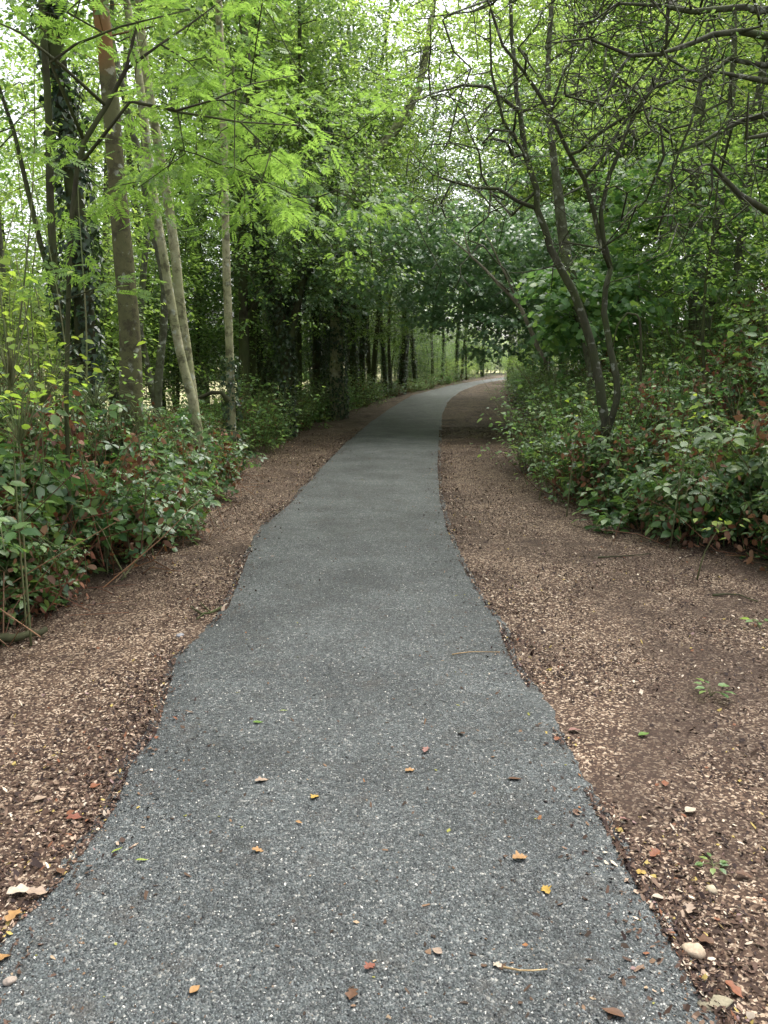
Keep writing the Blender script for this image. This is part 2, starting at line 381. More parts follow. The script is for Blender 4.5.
# ---------------------------------------------------------------- ground and path
def struct_mats():
    # bark-mulch verge / woodland floor / field
    m, t, N, L = nt('ground_soil')
    tc = N.new('ShaderNodeTexCoord')
    def noise(sc, det=5, rg=.6):
        n = N.new('ShaderNodeTexNoise'); n.inputs['Scale'].default_value = sc; n.inputs['Detail'].default_value = det; n.inputs['Roughness'].default_value = rg
        L.new(tc.outputs['Object'], n.inputs[0]); return n
    v = N.new('ShaderNodeTexVoronoi'); v.inputs['Scale'].default_value = 120; v.inputs['Randomness'].default_value = 1
    nw = noise(30, 3); mxv = N.new('ShaderNodeMix'); mxv.data_type = 'VECTOR'; mxv.inputs[0].default_value = .03
    L.new(tc.outputs['Object'], mxv.inputs[4]); L.new(nw.outputs['Color'], mxv.inputs[5]); L.new(mxv.outputs[1], v.inputs['Vector'])
    sep = N.new('ShaderNodeSeparateColor'); L.new(v.outputs['Color'], sep.inputs[0])
    chips = ramp(N, [(0, (0.020, 0.009, 0.007)), (.35, (0.048, 0.027, 0.017)), (.55, (0.092, 0.054, 0.035)), (.73, (0.185, 0.123, 0.082)), (.88, (0.431, 0.325, 0.227)), (1, (0.636, 0.511, 0.388))])
    L.new(sep.outputs[0], chips.inputs[0])
    n1 = noise(1.3, 6, .6); soil = ramp(N, [(.3, (.022, .013, .009)), (.7, (.060, .037, .026))]); L.new(noise(60, 6, .7).outputs[0], soil.inputs[0])
    r1 = ramp(N, [(.38, (0, 0, 0)), (.60, (1, 1, 1))]); L.new(n1.outputs[0], r1.inputs[0])
    mr = N.new('ShaderNodeMapRange'); mr.inputs['To Min'].default_value = .95; mr.inputs['To Max'].default_value = .55; L.new(r1.outputs[0], mr.inputs[0])
    at0 = N.new('ShaderNodeAttribute'); at0.attribute_name = 'bare'; mb = N.new('ShaderNodeMath'); mb.operation = 'MULTIPLY_ADD'; L.new(at0.outputs['Fac'], mb.inputs[0]); mb.inputs[1].default_value = -.42; L.new(mr.outputs[0], mb.inputs[2]); mb.use_clamp = True
    a = N.new('ShaderNodeMix'); a.data_type = 'RGBA'; L.new(mb.outputs[0], a.inputs[0]); L.new(soil.outputs[0], a.inputs[6]); L.new(chips.outputs[0], a.inputs[7])
    at1 = N.new('ShaderNodeAttribute'); at1.attribute_name = 'wood'
    fl = ramp(N, [(.3, (.022, .018, .010)), (.5, (.045, .040, .018)), (.7, (.06, .07, .025))]); L.new(noise(8, 8, .7).outputs[0], fl.inputs[0])
    b = N.new('ShaderNodeMix'); b.data_type = 'RGBA'; L.new(at1.outputs['Fac'], b.inputs[0]); L.new(a.outputs[2], b.inputs[6]); L.new(fl.outputs[0], b.inputs[7])
    at2 = N.new('ShaderNodeAttribute'); at2.attribute_name = 'field'
    fd = ramp(N, [(.3, (.22, .21, .10)), (.5, (.36, .34, .17)), (.7, (.46, .42, .24))]); L.new(noise(.6, 8, .7).outputs[0], fd.inputs[0])
    c = N.new('ShaderNodeMix'); c.data_type = 'RGBA'; L.new(at2.outputs['Fac'], c.inputs[0]); L.new(b.outputs[2], c.inputs[6]); L.new(fd.outputs[0], c.inputs[7])
    p = N.new('ShaderNodeBsdfPrincipled'); L.new(c.outputs[2], p.inputs['Base Color']); p.inputs['Roughness'].default_value = .85; p.inputs['Specular IOR Level'].default_value = .25
    bu = N.new('ShaderNodeBump'); bu.inputs['Strength'].default_value = .9; bu.inputs['Distance'].default_value = .012
    L.new(sep.outputs[1], bu.inputs['Height']); L.new(bu.outputs[0], p.inputs['Normal'])
    o = N.new('ShaderNodeOutputMaterial'); L.new(p.outputs[0], o.inputs[0]); M['ground'] = m
    # gravel path
    m, t, N, L = nt('path_gravel'); tc = N.new('ShaderNodeTexCoord')
    def vor(sc):
        v = N.new('ShaderNodeTexVoronoi'); v.inputs['Scale'].default_value = sc; L.new(tc.outputs['Object'], v.inputs[0])
        s = N.new('ShaderNodeSeparateColor'); L.new(v.outputs['Color'], s.inputs[0]); return v, s
    v1, s1 = vor(120); v2, s2 = vor(260); v3, s3 = vor(75)
    r = ramp(N, [(0, (0.013, 0.016, 0.017)), (.3, (0.038, 0.044, 0.045)), (.6, (0.072, 0.084, 0.083)), (.84, (0.138, 0.151, 0.150)), (.96, (0.307, 0.306, 0.286)), (1, (0.576, 0.552, 0.493))])
    L.new(s1.outputs[0], r.inputs[0])
    r2 = ramp(N, [(0, (0.022, 0.027, 0.027)), (.6, (0.071, 0.080, 0.079)), (.9, (0.154, 0.169, 0.167)), (1, (0.384, 0.372, 0.347))]); L.new(s2.outputs[0], r2.inputs[0])
    mx = N.new('ShaderNodeMix'); mx.data_type = 'RGBA'; mx.inputs[0].default_value = .5; L.new(r.outputs[0], mx.inputs[6]); L.new(r2.outputs[0], mx.inputs[7])
    n = N.new('ShaderNodeTexNoise'); n.inputs['Scale'].default_value = 1.6; n.inputs['Detail'].default_value = 6; n.inputs['Roughness'].default_value = .62; L.new(tc.outputs['Object'], n.inputs[0])
    mr = N.new('ShaderNodeMapRange'); mr.inputs['From Min'].default_value = .3; mr.inputs['From Max'].default_value = .7; mr.inputs['To Min'].default_value = .42; mr.inputs['To Max'].default_value = 1.18
    nf = N.new('ShaderNodeTexNoise'); nf.inputs['Scale'].default_value = 38; nf.inputs['Detail'].default_value = 3; nf.inputs['Roughness'].default_value = .8; L.new(tc.outputs['Object'], nf.inputs[0])
    mm = N.new('ShaderNodeMath'); mm.operation = 'MULTIPLY_ADD'; L.new(nf.outputs[0], mm.inputs[0]); mm.inputs[1].default_value = .9; L.new(n.outputs[0], mm.inputs[2])
    ms = N.new('ShaderNodeMath'); ms.operation = 'SUBTRACT'; L.new(mm.outputs[0], ms.inputs[0]); ms.inputs[1].default_value = .45; L.new(ms.outputs[0], mr.inputs[0])
    hs = N.new('ShaderNodeHueSaturation'); L.new(mx.outputs[2], hs.inputs['Color']); L.new(mr.outputs[0], hs.inputs['Value'])
    n4 = N.new('ShaderNodeTexNoise'); n4.inputs['Scale'].default_value = 9; n4.inputs['Detail'].default_value = 5; L.new(tc.outputs['Object'], n4.inputs[0])
    r4 = ramp(N, [(.55, (0, 0, 0)), (.72, (.6, .6, .6))]); L.new(n4.outputs[0], r4.inputs[0])
    m4 = N.new('ShaderNodeMix'); m4.data_type = 'RGBA'; L.new(r4.outputs[0], m4.inputs[0]); L.new(hs.outputs[0], m4.inputs[6]); m4.inputs[7].default_value = (.055, .050, .044, 1)
    p = N.new('ShaderNodeBsdfPrincipled'); L.new(m4.outputs[2], p.inputs['Base Color']); p.inputs['Roughness'].default_value = .6; p.inputs['Specular IOR Level'].default_value = .4
    ad = N.new('ShaderNodeMath'); ad.operation = 'ADD'; L.new(s1.outputs[1], ad.inputs[0])
    mu = N.new('ShaderNodeMath'); mu.operation = 'MULTIPLY'; mu.inputs[1].default_value = 1.6; L.new(v1.outputs['Distance'], mu.inputs[0])
    su = N.new('ShaderNodeMath'); su.operation = 'SUBTRACT'; L.new(s3.outputs[1], su.inputs[0]); L.new(mu.outputs[0], su.inputs[1]); L.new(su.outputs[0], ad.inputs[1])
    bu = N.new('ShaderNodeBump'); bu.inputs['Strength'].default_value = .8; bu.inputs['Distance'].default_value = .006; L.new(ad.outputs[0], bu.inputs['Height']); L.new(bu.outputs[0], p.inputs['Normal'])
    o = N.new('ShaderNodeOutputMaterial'); L.new(p.outputs[0], o.inputs[0]); M['path'] = m
struct_mats()

def baremask(x, y):
    n = vnoise(x, y, .7, 71) * .42 + vnoise(x, y, .22, 72) * .33 + vnoise(x, y, .08, 73) * .25
    side = sstep((x - .9) / .8) * .24 * sstep((6.5 - y) / 2.5)
    return sstep((n + side - .52) / .22)
def grid(xs, ys, hf):
    X, Y = np.meshgrid(xs, ys); Z = hf(X, Y); nx, ny = len(xs), len(ys)
    i = (np.arange(ny - 1)[:, None] * nx + np.arange(nx - 1)[None])
    return np.stack([X, Y, Z], -1).reshape(-1, 3), np.stack([i, i + 1, i + nx + 1, i + nx], -1).reshape(-1, 4)
xs = np.r_[-500, -300, -180, -110, -70, -50, -38, np.arange(-30, -8, 1.0), np.arange(-8, -4, .25), np.arange(-4, 5, .045), np.arange(5, 9, .25), np.arange(9, 34, 1.0), 40, 52, 75, 110, 180, 300, 500]
ys = np.r_[-300, -150, -60, -30, -12, -6, -3, np.arange(-1, 1, .25), np.arange(1, 9, .045), np.arange(9, 20, .12), np.arange(20, 80, .6), 82, 86, 92, 100, 115, 140, 180, 250, 350, 500, 800]
V, Fc = grid(xs, ys, H)
go = mesh('ground', V, Fc.ravel(), np.full(len(Fc), 4), M['ground'], smooth=True, kind='structure')
x, y = V[:, 0], V[:, 1]
wood = np.clip(np.maximum(sstep((x - f(VR, y) + .15) / .6), sstep((f(VL, y) - x + .15) / .6)), 0, 1)
field = sstep((f(VL, y) - x - 8) / 3)
bare = baremask(x, y)
for nm, a in (('wood', wood), ('field', field), ('bare', bare)):
    at_ = go.data.attributes.new(nm, 'FLOAT', 'POINT'); at_.data.foreach_set('value', a.astype(np.float32))
# path: a low cambered strip whose ragged edges dip under the ground sheet
py_ = np.r_[np.arange(-10, 1, .5), np.arange(1, 9, .03), np.arange(9, 20, .08), np.arange(20, 140, .4)]
nu = 61; uu = np.linspace(-.08, 1.08, nu)
l = f(PL, py_) + (vnoise(py_, 0 * py_, .22, 7) - .5) * .016 + (vnoise(py_, 0 * py_, .04, 8) - .5) * .025
r_ = f(PR, py_) + (vnoise(py_, 0 * py_, .25, 9) - .5) * .016 + (vnoise(py_, 0 * py_, .04, 10) - .5) * .025
X = l[:, None] + (r_ - l)[:, None] * uu[None]; Y = np.repeat(py_[:, None], nu, 1)
edge = np.minimum(uu, 1 - uu)[None]
def Hpath(X, Y, e): return H(X, Y) * .6 + .014 * sstep(e / .08 + .25) * 1.0 + .012 * sstep(e / .35) - .03 * sstep(-e / .06) + (vnoise(X, Y, .5, 12) - .5) * .006 + .004
Z = Hpath(X, Y, edge); Z[:, 0] -= .03; Z[:, -1] -= .03
V = np.stack([X, Y, Z], -1).reshape(-1, 3); i = (np.arange(len(py_) - 1)[:, None] * nu + np.arange(nu - 1)[None])
Fc = np.stack([i, i + 1, i + nu + 1, i + nu], -1).reshape(-1, 4)
mesh('path', V, Fc.ravel(), np.full(len(Fc), 4), M['path'], smooth=True, kind='structure')
def surf(x, y):
    e = np.minimum((x - f(PL, y)), (f(PR, y) - x)) / np.maximum(f(PR, y) - f(PL, y), .1)
    return np.maximum(H(x, y), np.where(e > -.02, Hpath(x, y, e), -9))

# loose gravel on the path
def chips(n, x, y, s0, s1, flat, k, lift=0.0, tilt=.35, power=3):
    """irregular k-gon slabs lying on the surface"""
    sz = s0 + (s1 - s0) * R.rand(n) ** power
    th = (np.arange(k)[None] + R.rand(n, k) * .8) / k * 2 * np.pi; rr = sz[:, None] * (.6 + .5 * R.rand(n, k)) * .5
    asp = 1 + R.rand(n, 1) * (1.6 if flat else .4); px = np.cos(th) * rr * asp ** .5; pyy = np.sin(th) * rr / asp ** .5
    a = R.rand(n) * 2 * np.pi; c, s = np.cos(a)[:, None], np.sin(a)[:, None]; tx, ty = R.randn(n, 1) * tilt, R.randn(n, 1) * tilt
    qx, qy = px * c - pyy * s, px * s + pyy * c; qz = qx * tx + qy * ty
    qz = qz - qz.min(1, keepdims=True) * .75
    return sz, qx, qy, qz
def gravel(n):
    yy = 1.35 + 5.2 * R.rand(n) ** 1.7; e = R.rand(n); xx = f(PL, yy) + (f(PR, yy) - f(PL, yy)) * (e * 1.02 - .01)
    sz, qx, qy, qz = chips(n, xx, yy, .003, .011, False, 4, tilt=.5, power=1.8)
    z = surf(xx, yy) - sz * .10
    B = np.stack([xx[:, None] + qx, yy[:, None] + qy, z[:, None] + qz * .6], -1)
    top = np.stack([xx + R.randn(n) * sz * .1, yy + R.randn(n) * sz * .1, z + sz * (.35 + .3 * R.rand(n))], -1)[:, None]
    V = np.concatenate([B, top], 1).reshape(-1, 3); b = (np.arange(n) * 5)[:, None, None]
    Fc = (np.array([[0, 1, 4], [1, 2, 4], [2, 3, 4], [3, 0, 4]])[None] + b).reshape(-1, 3)
    M['gravel'] = chip_mat('gravel_chips', [(24, (0.010, 0.012, 0.013)), (28, (0.030, 0.035, 0.037)), (26, (0.066, 0.078, 0.080)), (16, (0.117, 0.132, 0.130)), (5, (0.268, 0.268, 0.249)), (1.3, (0.512, 0.490, 0.435)), (1, (0.117, 0.081, 0.050))], .5, spec=.5, noise=False)
    mesh('gravel', V, Fc.ravel(), np.full(len(Fc), 3), M['gravel'], kind='stuff', label='loose grey gravel chippings scattered over the path surface', cat='gravel')
gravel(110000)
def mulch(n):
    yy = 1.4 + 17 * R.rand(n) ** 1.7; side = R.rand(n) < .58
    L0, L1 = f(VL, yy) - .7, f(PL, yy) + .02; R0, R1 = f(PR, yy) - .02, f(VR, yy) + .7
    ov = (R.rand(n) < .10) * R.rand(n) ** 2 * .22; L1 = L1 + ov; R0 = R0 - ov
    u = R.rand(n); u = np.where(R.rand(n) < .16, np.where(side, R.rand(n) ** 2 * .09, 1 - R.rand(n) ** 2 * .12), u)
    xx = np.where(side, R0 + (R1 - R0) * u, L0 + (L1 - L0) * u)
    k = (vnoise(xx, yy, .55, 21) * .6 + vnoise(xx, yy, .15, 22) * .4 > .22 + .40 * R.rand(n)) & (R.rand(n) > .48 * baremask(xx, yy)) & (np.abs(xx / yy) < .75)
    xx, yy = xx[k], yy[k]; n = len(xx)
    big = np.where(R.rand(n) < .07, 1 + .8 * R.rand(n), 1.0)
    sz, qx, qy, qz = chips(n, xx, yy, .004, .021, True, 5, tilt=.42, power=2.6)
    qx, qy, qz = qx * big[:, None], qy * big[:, None], qz * big[:, None]
    z = np.maximum(H(xx, yy), surf(xx, yy)) + .0005 + R.rand(n) * .005
    V = np.stack([xx[:, None] + qx, yy[:, None] + qy, z[:, None] + qz], -1).reshape(-1, 3)
    M['chips'] = chip_mat('wood_chips', [(32, (0.022, 0.011, 0.009)), (24, (0.049, 0.028, 0.018)), (18, (0.088, 0.051, 0.035)), (13, (0.162, 0.106, 0.073)), (7, (0.345, 0.252, 0.183)), (4, (0.541, 0.448, 0.341)), (2, (0.183, 0.075, 0.037)), (1, (0.345, 0.260, 0.078)), (1, (0.211, 0.136, 0.126))], .75)
    mesh('bark_mulch', V, np.arange(n * 5), np.full(n, 5), M['chips'], kind='stuff', label='brown and cream bark chips covering the verges beside the path', cat='bark mulch')
mulch(400000)

def crumbs(n):
    yy = 1.5 + 12 * R.rand(n) ** 1.6; e = R.rand(n); e = np.where(R.rand(n) < .6, np.where(R.rand(n) < .5, e ** 2.5 * .35, 1 - e ** 2.5 * .35), e)
    k = vnoise(e * 6, yy, .7, 91) > .35; yy, e = yy[k], e[k]; n = len(yy); xx = f(PL, yy) + (f(PR, yy) - f(PL, yy)) * e
    sz, qx, qy, qz = chips(n, xx, yy, .004, .022, True, 5, tilt=.3, power=3)
    z = surf(xx, yy) + .001
    V = np.stack([xx[:, None] + qx, yy[:, None] + qy, z[:, None] + qz], -1).reshape(-1, 3)
    m = chip_mat('path_crumbs', [(30, (.035, .022, .014)), (20, (.075, .045, .028)), (10, (.16, .10, .06)), (4, (.30, .22, .14)), (2, (.20, .20, .05)), (2, (.26, .12, .05))], .8)
    mesh('path_litter', V, np.arange(n * 5), np.full(n, 5), m, kind='stuff', label='tiny brown crumbs of bark and leaf scattered on the grey path', cat='litter')
crumbs(3800)

# ---------------------------------------------------------------- hero trees, left
def px_targets(n, x0, x1, y0, y1, Y0, Y1):
    return np.array([at(R.uniform(x0, x1), R.uniform(y0, y1), R.uniform(Y0, Y1)) for _ in range(n)])
def world_poly(root, pix, Y, extra=(), Ys=None):
    """points measured along a stem, at its own distance, relative to the root"""
    P = [at(a, b, (Ys[i] if Ys else Y)) - root for i, (a, b) in enumerate(pix)]
    return P + [np.array(e, float) for e in extra]
def root_at(x, Y): return np.array([x, Y, float(H(x, Y)) - .08])
def X(px, Y): return (px - 384) / F * Y / (CP)      # lateral position of a pixel column near the horizon

# big brown trunk
rt = root_at(at(131, 430, 7.5)[0], 7.5)
P = [np.zeros(3)] + world_poly(rt, [(131, 400), (129, 320), (119, 205), (111, 102), (104, 34), (98, -30), (90, -200), (84, -420)], 7.5)
top = P[-1]; P += [top + [-.2, .2, 1.8], top + [-.1, .5, 3.6]]
cr = clumps(260, 16, top + [0, .3, .9], (2.6, 2.6, 2.6), .26)
cr = np.vstack([cr, px_targets(26, 20, 230, -40, 30, 7.0, 9.0) - rt])
tree('smooth_barked_tree', rt, [(P, [.125, .108, .094, .080, .074, .071, .068, .064, .055, .035, .015]),
     ([P[6], P[6] + [-.5, .3, .5], P[6] + [-1.3, .7, 1.2]], [.035, .028, .015], 1)], cr, 'oak', T_RH, .08, 'bark_brown', ntw=4, nlf=7, r=.4,
     label='tall smooth brown trunk with an orange-brown patch, thickest trunk on the left', sides=(18, 6, 3), step=.25)

# pale leaning trio
def pale(pix, Y, rad, label, crown_n=150, base=None, bark='bark_pale', ivy=None, leaf='lime', ext=3.5, crad=(2, 2, 2.4)):
    rt = root_at(at(pix[0][0], pix[0][1], Y)[0], Y)
    P = [np.zeros(3)] + world_poly(rt, pix[1:], Y); d = unit(P[-1] - P[-2]); P += [P[-1] + d * ext * .5, P[-1] + d * ext + [0, 0, .6]]
    rr = list(np.linspace(rad * 1.15, rad * .72, len(P) - 2)) + [rad * .45, .012]
    cr = clumps(crown_n, 14, P[-2] + [0, 0, .2], crad, .26)
    return tree('pale_slender_tree', rt, [(P, rr)], cr, leaf, T_RH, .075, bark, r=.4, label=label, ivy=ivy, sides=(12, 5, 3), step=.25)
pale([(200, 440), (195, 415), (181, 310), (173, 235), (163, 170), (152, 108), (146, 70), (136, -20), (120, -160)], 9.6, .058,
     'pale mottled trunk leaning left, widest of the three pale leaning trunks')
pale([(203, 450), (196, 415), (179, 345), (163, 250), (150, 170), (143, 105), (137, 60), (120, -40), (98, -190)], 9.0, .050,
     'slim yellowish trunk leaning left in front of the mottled pale trunk')
pale([(160, 440), (158, 392), (165, 290), (152, 225), (140, 160), (128, 110), (112, 40), (96, -40)], 11.5, .055,
     'thin grey trunk crossing behind the mottled pale trunk', bark='bark_grey')
pale([(166, 470), (157, 410), (146, 360), (140, 330), (142, 290), (148, 200), (140, 90), (134, -40)], 12.5, .055,
     'crooked grey stem seen between the thick brown trunk and the pale leaning trunks', bark='bark_grey', crown_n=120)
# straight thin pale trunk, ivy round its foot
pale([(235, 468), (232, 430), (230, 360), (227, 280), (225, 200), (224, 140), (221, 60), (216, -60), (210, -200)], 10.8, .055,
     'straight slender pale trunk with ivy round its foot beside the left verge', ivy=[(0, (0, 1.7, 380, .055, .10))], crown_n=170)
# ivy-clad column at the far left
rt = root_at(X(88, 8.2), 8.2)
P = [np.zeros(3)] + world_poly(rt, [(86, 380), (84, 300), (78, 220), (68, 140), (58, 60), (48, -20), (38, -160), (28, -330)], 8.2)
P2 = world_poly(rt, [(86, 400), (62, 330), (54, 270), (50, 200), (49, 120), (44, 40), (36, -60)], 7.9)
P3 = world_poly(rt, [(80, 420), (72, 350), (40, 240), (28, 190), (14, 130), (-6, 70), (-30, -30)], 8.0)
cr = np.vstack([clumps(240, 16, P[-1] + [0, 0, -.6], (2.6, 2.4, 2.6), .26), px_targets(40, -30, 110, -30, 180, 7.5, 9.6) - rt])
tree('ivy_clad_tree', rt, [(P, [.12, .11, .10, .09, .085, .08, .07, .06, .03]), (P2, [.05, .045, .04, .038, .035, .03, .02], 1), (P3, [.03, .03, .027, .024, .020, .016, .010], 1)],
     cr, 'oak', T_RH, .075, 'bark_dark', label='ivy-covered trunk with side stems at the far left, ivy reaching the top of the photo',
     ivy=[(0, (.2, 7, 800, .062, .13)), (1, (.3, 2.6, 160, .055, .06))], r=.4)

# thin pole thicket at the far left edge
rt = root_at(-3.15, 5.6); o = empty('coppice_shrub', rt, label='thicket of thin upright bare shoots at the far left edge', cat='shrub'); g = Geo()
for i in range(85):
    b = np.array([R.randn() * .36, R.randn() * .4, 0]); lean = np.array([R.randn() * .16 - .10, R.randn() * .12, 1]); hh = R.uniform(1.6, 3.6)
    pts = [b + lean * hh * u + np.array([math.sin(u * 5 + i) * .05, math.cos(u * 4 + i) * .05, 0]) for u in np.linspace(0, 1, 8)]
    p, r_ = smooth_poly(pts, np.linspace(.010, .003, 8) * R.uniform(.7, 1.3), .2); g.tube(p, r_, 5)
g.build('shoots', M['cane'], o, True)
cr = np.array([[R.randn() * .45 - .25, R.randn() * .5, R.uniform(1.4, 4.2)] for _ in range(70)]); P_, D, Nn, a, b = spray(cr, np.tile([0, 0, .5], (70, 1)), .22, 2, 5)
g = Geo(); g.add(*leaves(T_OV, P_, D, Nn, .055 * (.6 + .7 * R.rand(len(P_))))); g.build('foliage', M['lime'], o)

# ash sapling whose feathery leaves hang across the upper left
rt = root_at(X(66, 5.2), 5.2)
st = [np.zeros(3)] + world_poly(rt, [(66, 400), (68, 300), (70, 225), (77, 164), (84, 137), (106, 102), (126, 65), (134, 30), (150, -40)], 5.2)
b1 = world_poly(rt, [(82, 157), (113, 119), (130, 97), (177, 106), (212, 96), (250, 80), (300, 70)], 5.0, Ys=[5.2, 5.1, 5.0, 4.95, 5.0, 5.2, 5.5])
b2 = world_poly(rt, [(130, 97), (180, 108), (240, 118), (300, 122), (350, 135)], 5, Ys=[5.0, 5.1, 5.4, 5.8, 6.2])
b3 = world_poly(rt, [(106, 102), (60, 60), (20, 28), (-20, 10)], 5, Ys=[5.2, 5.0, 4.9, 4.8])
b4 = world_poly(rt, [(84, 137), (50, 58), (75, 40), (120, 22), (190, 5)], 5, Ys=[5.2, 5.0, 4.9, 4.9, 5])
b5 = world_poly(rt, [(126, 65), (160, 40), (190, 20), (230, -10)], 5, Ys=[5.2, 5.3, 5.5, 5.6])
tg = np.vstack([px_targets(60, 130, 300, 60, 215, 4.8, 6.6), px_targets(26, 250, 400, 90, 240, 5.6, 7.5), px_targets(46, 20, 300, -90, 60, 4.8, 6.8), px_targets(12, 40, 110, 120, 330, 4.8, 5.6)]) - rt
tree('ash_tree', rt, [(st, [.016, .016, .016, .016, .016, .018, .016, .013, .010, .006]), (b1, [.011, .010, .009, .008, .006, .005, .004], 1), (b2, [.009, .008, .006, .005, .004], 1),
     (b3, [.012, .010, .007, .004], 1), (b4, [.012, .010, .008, .006, .004], 1), (b5, [.010, .008, .006, .004], 1)], tg, 'ash', T_PIN, .135, 'bark_dark', ntw=3, nlf=3, r=.24, tip=.0035,
     label='young ash with dark thin branches and feathery light green leaves across the upper left', flat=.2, updn=.2, sides=(8, 6, 4))

# V-shaped ivy-clad tree by the left verge
rt = root_at(X(285, 16), 16)
P = [np.zeros(3)] + world_poly(rt, [(286, 380), (284, 340), (275, 290), (262, 240), (255, 170), (250, 90), (240, 0), (232, -60)], 16)
P2 = world_poly(rt, [(286, 350), (296, 310), (306, 270), (326, 256), (360, 250)], 16, Ys=[16, 15.9, 15.6, 15.3, 15])
P3 = world_poly(rt, [(286, 345), (290, 300), (312, 250), (318, 200), (330, 120)], 16, Ys=[16, 16.1, 16.2, 16.3, 16.5])
cr = np.vstack([clumps(300, 20, np.array([.3, -.4, 4.2]), (2.5, 2.2, 1.7), .24, cut=2.2), clumps(240, 16, np.array([-.4, .5, 7.5]), (2.6, 2.6, 2.4), .26)])
tree('ivy_clad_tree', rt, [(P, [.15, .14, .135, .13, .12, .11, .09, .06, .035]), (P2, [.10, .09, .08, .05, .02], 1), (P3, [.10, .09, .08, .06, .03], 1)], cr, 'dark', T_RH, .085, 'bark_dark',
     label='forked dark ivy-clad tree on the left verge, its limbs curving up in a V', ivy=[(0, (0, 5, 700, .07, .13)), (1, (0, 9, 300, .06, .06)), (2, (0, 9, 300, .06, .06))])
# slanting mottled trunk
rt = root_at(X(338, 21), 21)
P = [np.zeros(3)] + world_poly(rt, [(337, 340), (338, 280), (339, 228), (349, 191), (368, 158), (390, 137), (406, 113), (418, 90), (427, 45), (436, -10)], 21)
cr = clumps(200, 20, P[-2] + [-.3, .5, -.2], (4.0, 3.0, 2.2), .22)
tree('leaning_mottled_tree', rt, [(P, [.20, .18, .17, .165, .16, .145, .13, .115, .10, .08, .05])], cr, 'oak', T_RH, .085, 'bark_pale',
     label='mottled grey trunk bending right across the middle of the canopy', ivy=[(0, (0, 3.5, 700, .07, .15))], r=.4)
# broken limb near the pale poles
def stick(name, pix, Y, rad, mat, label, cat, Ys=None, n=6, lump=.15, extra=()):
    P = np.array([at(a, b, Ys[i] if Ys else Y) for i, (a, b) in enumerate(pix)]); rt = P[0].copy(); g = Geo()
    p, r_ = smooth_poly(P - rt, rad, .08); g.tube(p + R.randn(*p.shape) * .004, r_, n, lump=lump)
    for e, er in extra:
        q = np.array([at(*z) for z in e]) - rt; p, r_ = smooth_poly(q, er, .08); g.tube(p, r_, n)
    o = g.build(name, M[mat], None, True, label=label, cat=cat); o.location = rt; return o
stick('dead_branch', [(228, 400), (222, 391), (212, 391), (200, 396), (188, 399)], 10.6, [.035, .032, .028, .022, .012], 'bark_dark', 'short dark broken branch sticking out left from the ivy-footed pale trunk', 'branch')

# ---------------------------------------------------------------- hero trees, right
rt = root_at(X(611, 8.3), 8.3); Yh = 8.3
s1 = [np.zeros(3)] + world_poly(rt, [(600, 385), (592, 349), (576, 292), (551, 247), (536, 187), (525, 154), (519, 112), (516, 64), (512, 0), (508, -70), (500, -150)], Yh)
s2 = world_poly(rt, [(622, 440), (618, 395), (611, 349), (604, 310), (611, 262), (598, 210), (609, 169), (630, 127), (656, 79), (679, 45), (705, 7), (730, -50)], 8.0)
s3 = world_poly(rt, [(604, 259), (592, 210), (583, 176), (568, 150), (551, 109), (525, 71), (502, 41), (491, 0), (484, -60)], 8, Ys=[8.0, 8.0, 7.9, 7.8, 7.7, 7.6, 7.5, 7.4, 7.3])
s4 = world_poly(rt, [(586, 172), (604, 146), (640, 100), (660, 60), (668, 10), (672, -60)], 8, Ys=[7.9, 8.0, 8.1, 8.2, 8.3, 8.4])
s5 = world_poly(rt, [(540, 215), (500, 190), (450, 180), (432, 172)], 8, Ys=[8.3, 8.2, 8.0, 7.8])
s6 = world_poly(rt, [(519, 112), (490, 85), (462, 82), (430, 92), (405, 105)], 8, Ys=[8.3, 8.1, 7.9, 7.7, 7.5])
s7 = world_poly(rt, [(525, 154), (505, 120), (492, 70), (489, 0)], 8, Ys=[8.3, 8.2, 8.1, 8.0])
s8 = world_poly(rt, [(551, 109), (562, 70), (590, 30), (600, -20)], 8, Ys=[7.7, 7.8, 7.9, 8.0])
s9 = world_poly(rt, [(536, 187), (512, 215), (490, 190), (470, 130), (440, 70)], 8, Ys=[8.3, 8.5, 8.6, 8.7, 8.8])
tg = np.vstack([px_targets(200, 430, 720, -60, 150, 6.9, 9.2), px_targets(60, 400, 540, 60, 215, 7.2, 9), px_targets(45, 560, 700, 120, 260, 7.6, 9), clumps(60, 10, np.array([.2, .3, 6.8]), (2.2, 2.2, 1.3), .28)
                + 0]) ; tg[:305] -= rt
bare_h = np.vstack([px_targets(330, 400, 740, -40, 215, 6.9, 9.2), px_targets(60, 420, 640, 150, 300, 7.4, 9)]) - rt
tree('hawthorn_tree', rt, [(s1, [.054, .050, .045, .040, .036, .032, .029, .026, .022, .018, .013, .008]), (s2, [.038, .035, .032, .029, .027, .024, .021, .018, .015, .012, .010, .007], 1),
     (s3, [.026, .024, .022, .020, .018, .016, .013, .011, .008], 1), (s4, [.02, .018, .016, .013, .01, .006], 1), (s5, [.022, .018, .012, .006], 1), (s6, [.02, .016, .012, .009, .005], 1),
     (s7, [.02, .017, .013, .008], 1), (s8, [.016, .013, .010, .006], 1), (s9, [.018, .016, .013, .009, .005], 1)], tg, 'oak', T_RH, .035, 'bark_haw', ntw=3, nlf=4, r=.26, tip=.0048, twigs=True, bare=bare_h, wob=.2, rough=.013,
     label='crooked many-stemmed tree with dark twiggy branches rising from the right bank', updn=0, sides=(12, 6, 4), step=.2)
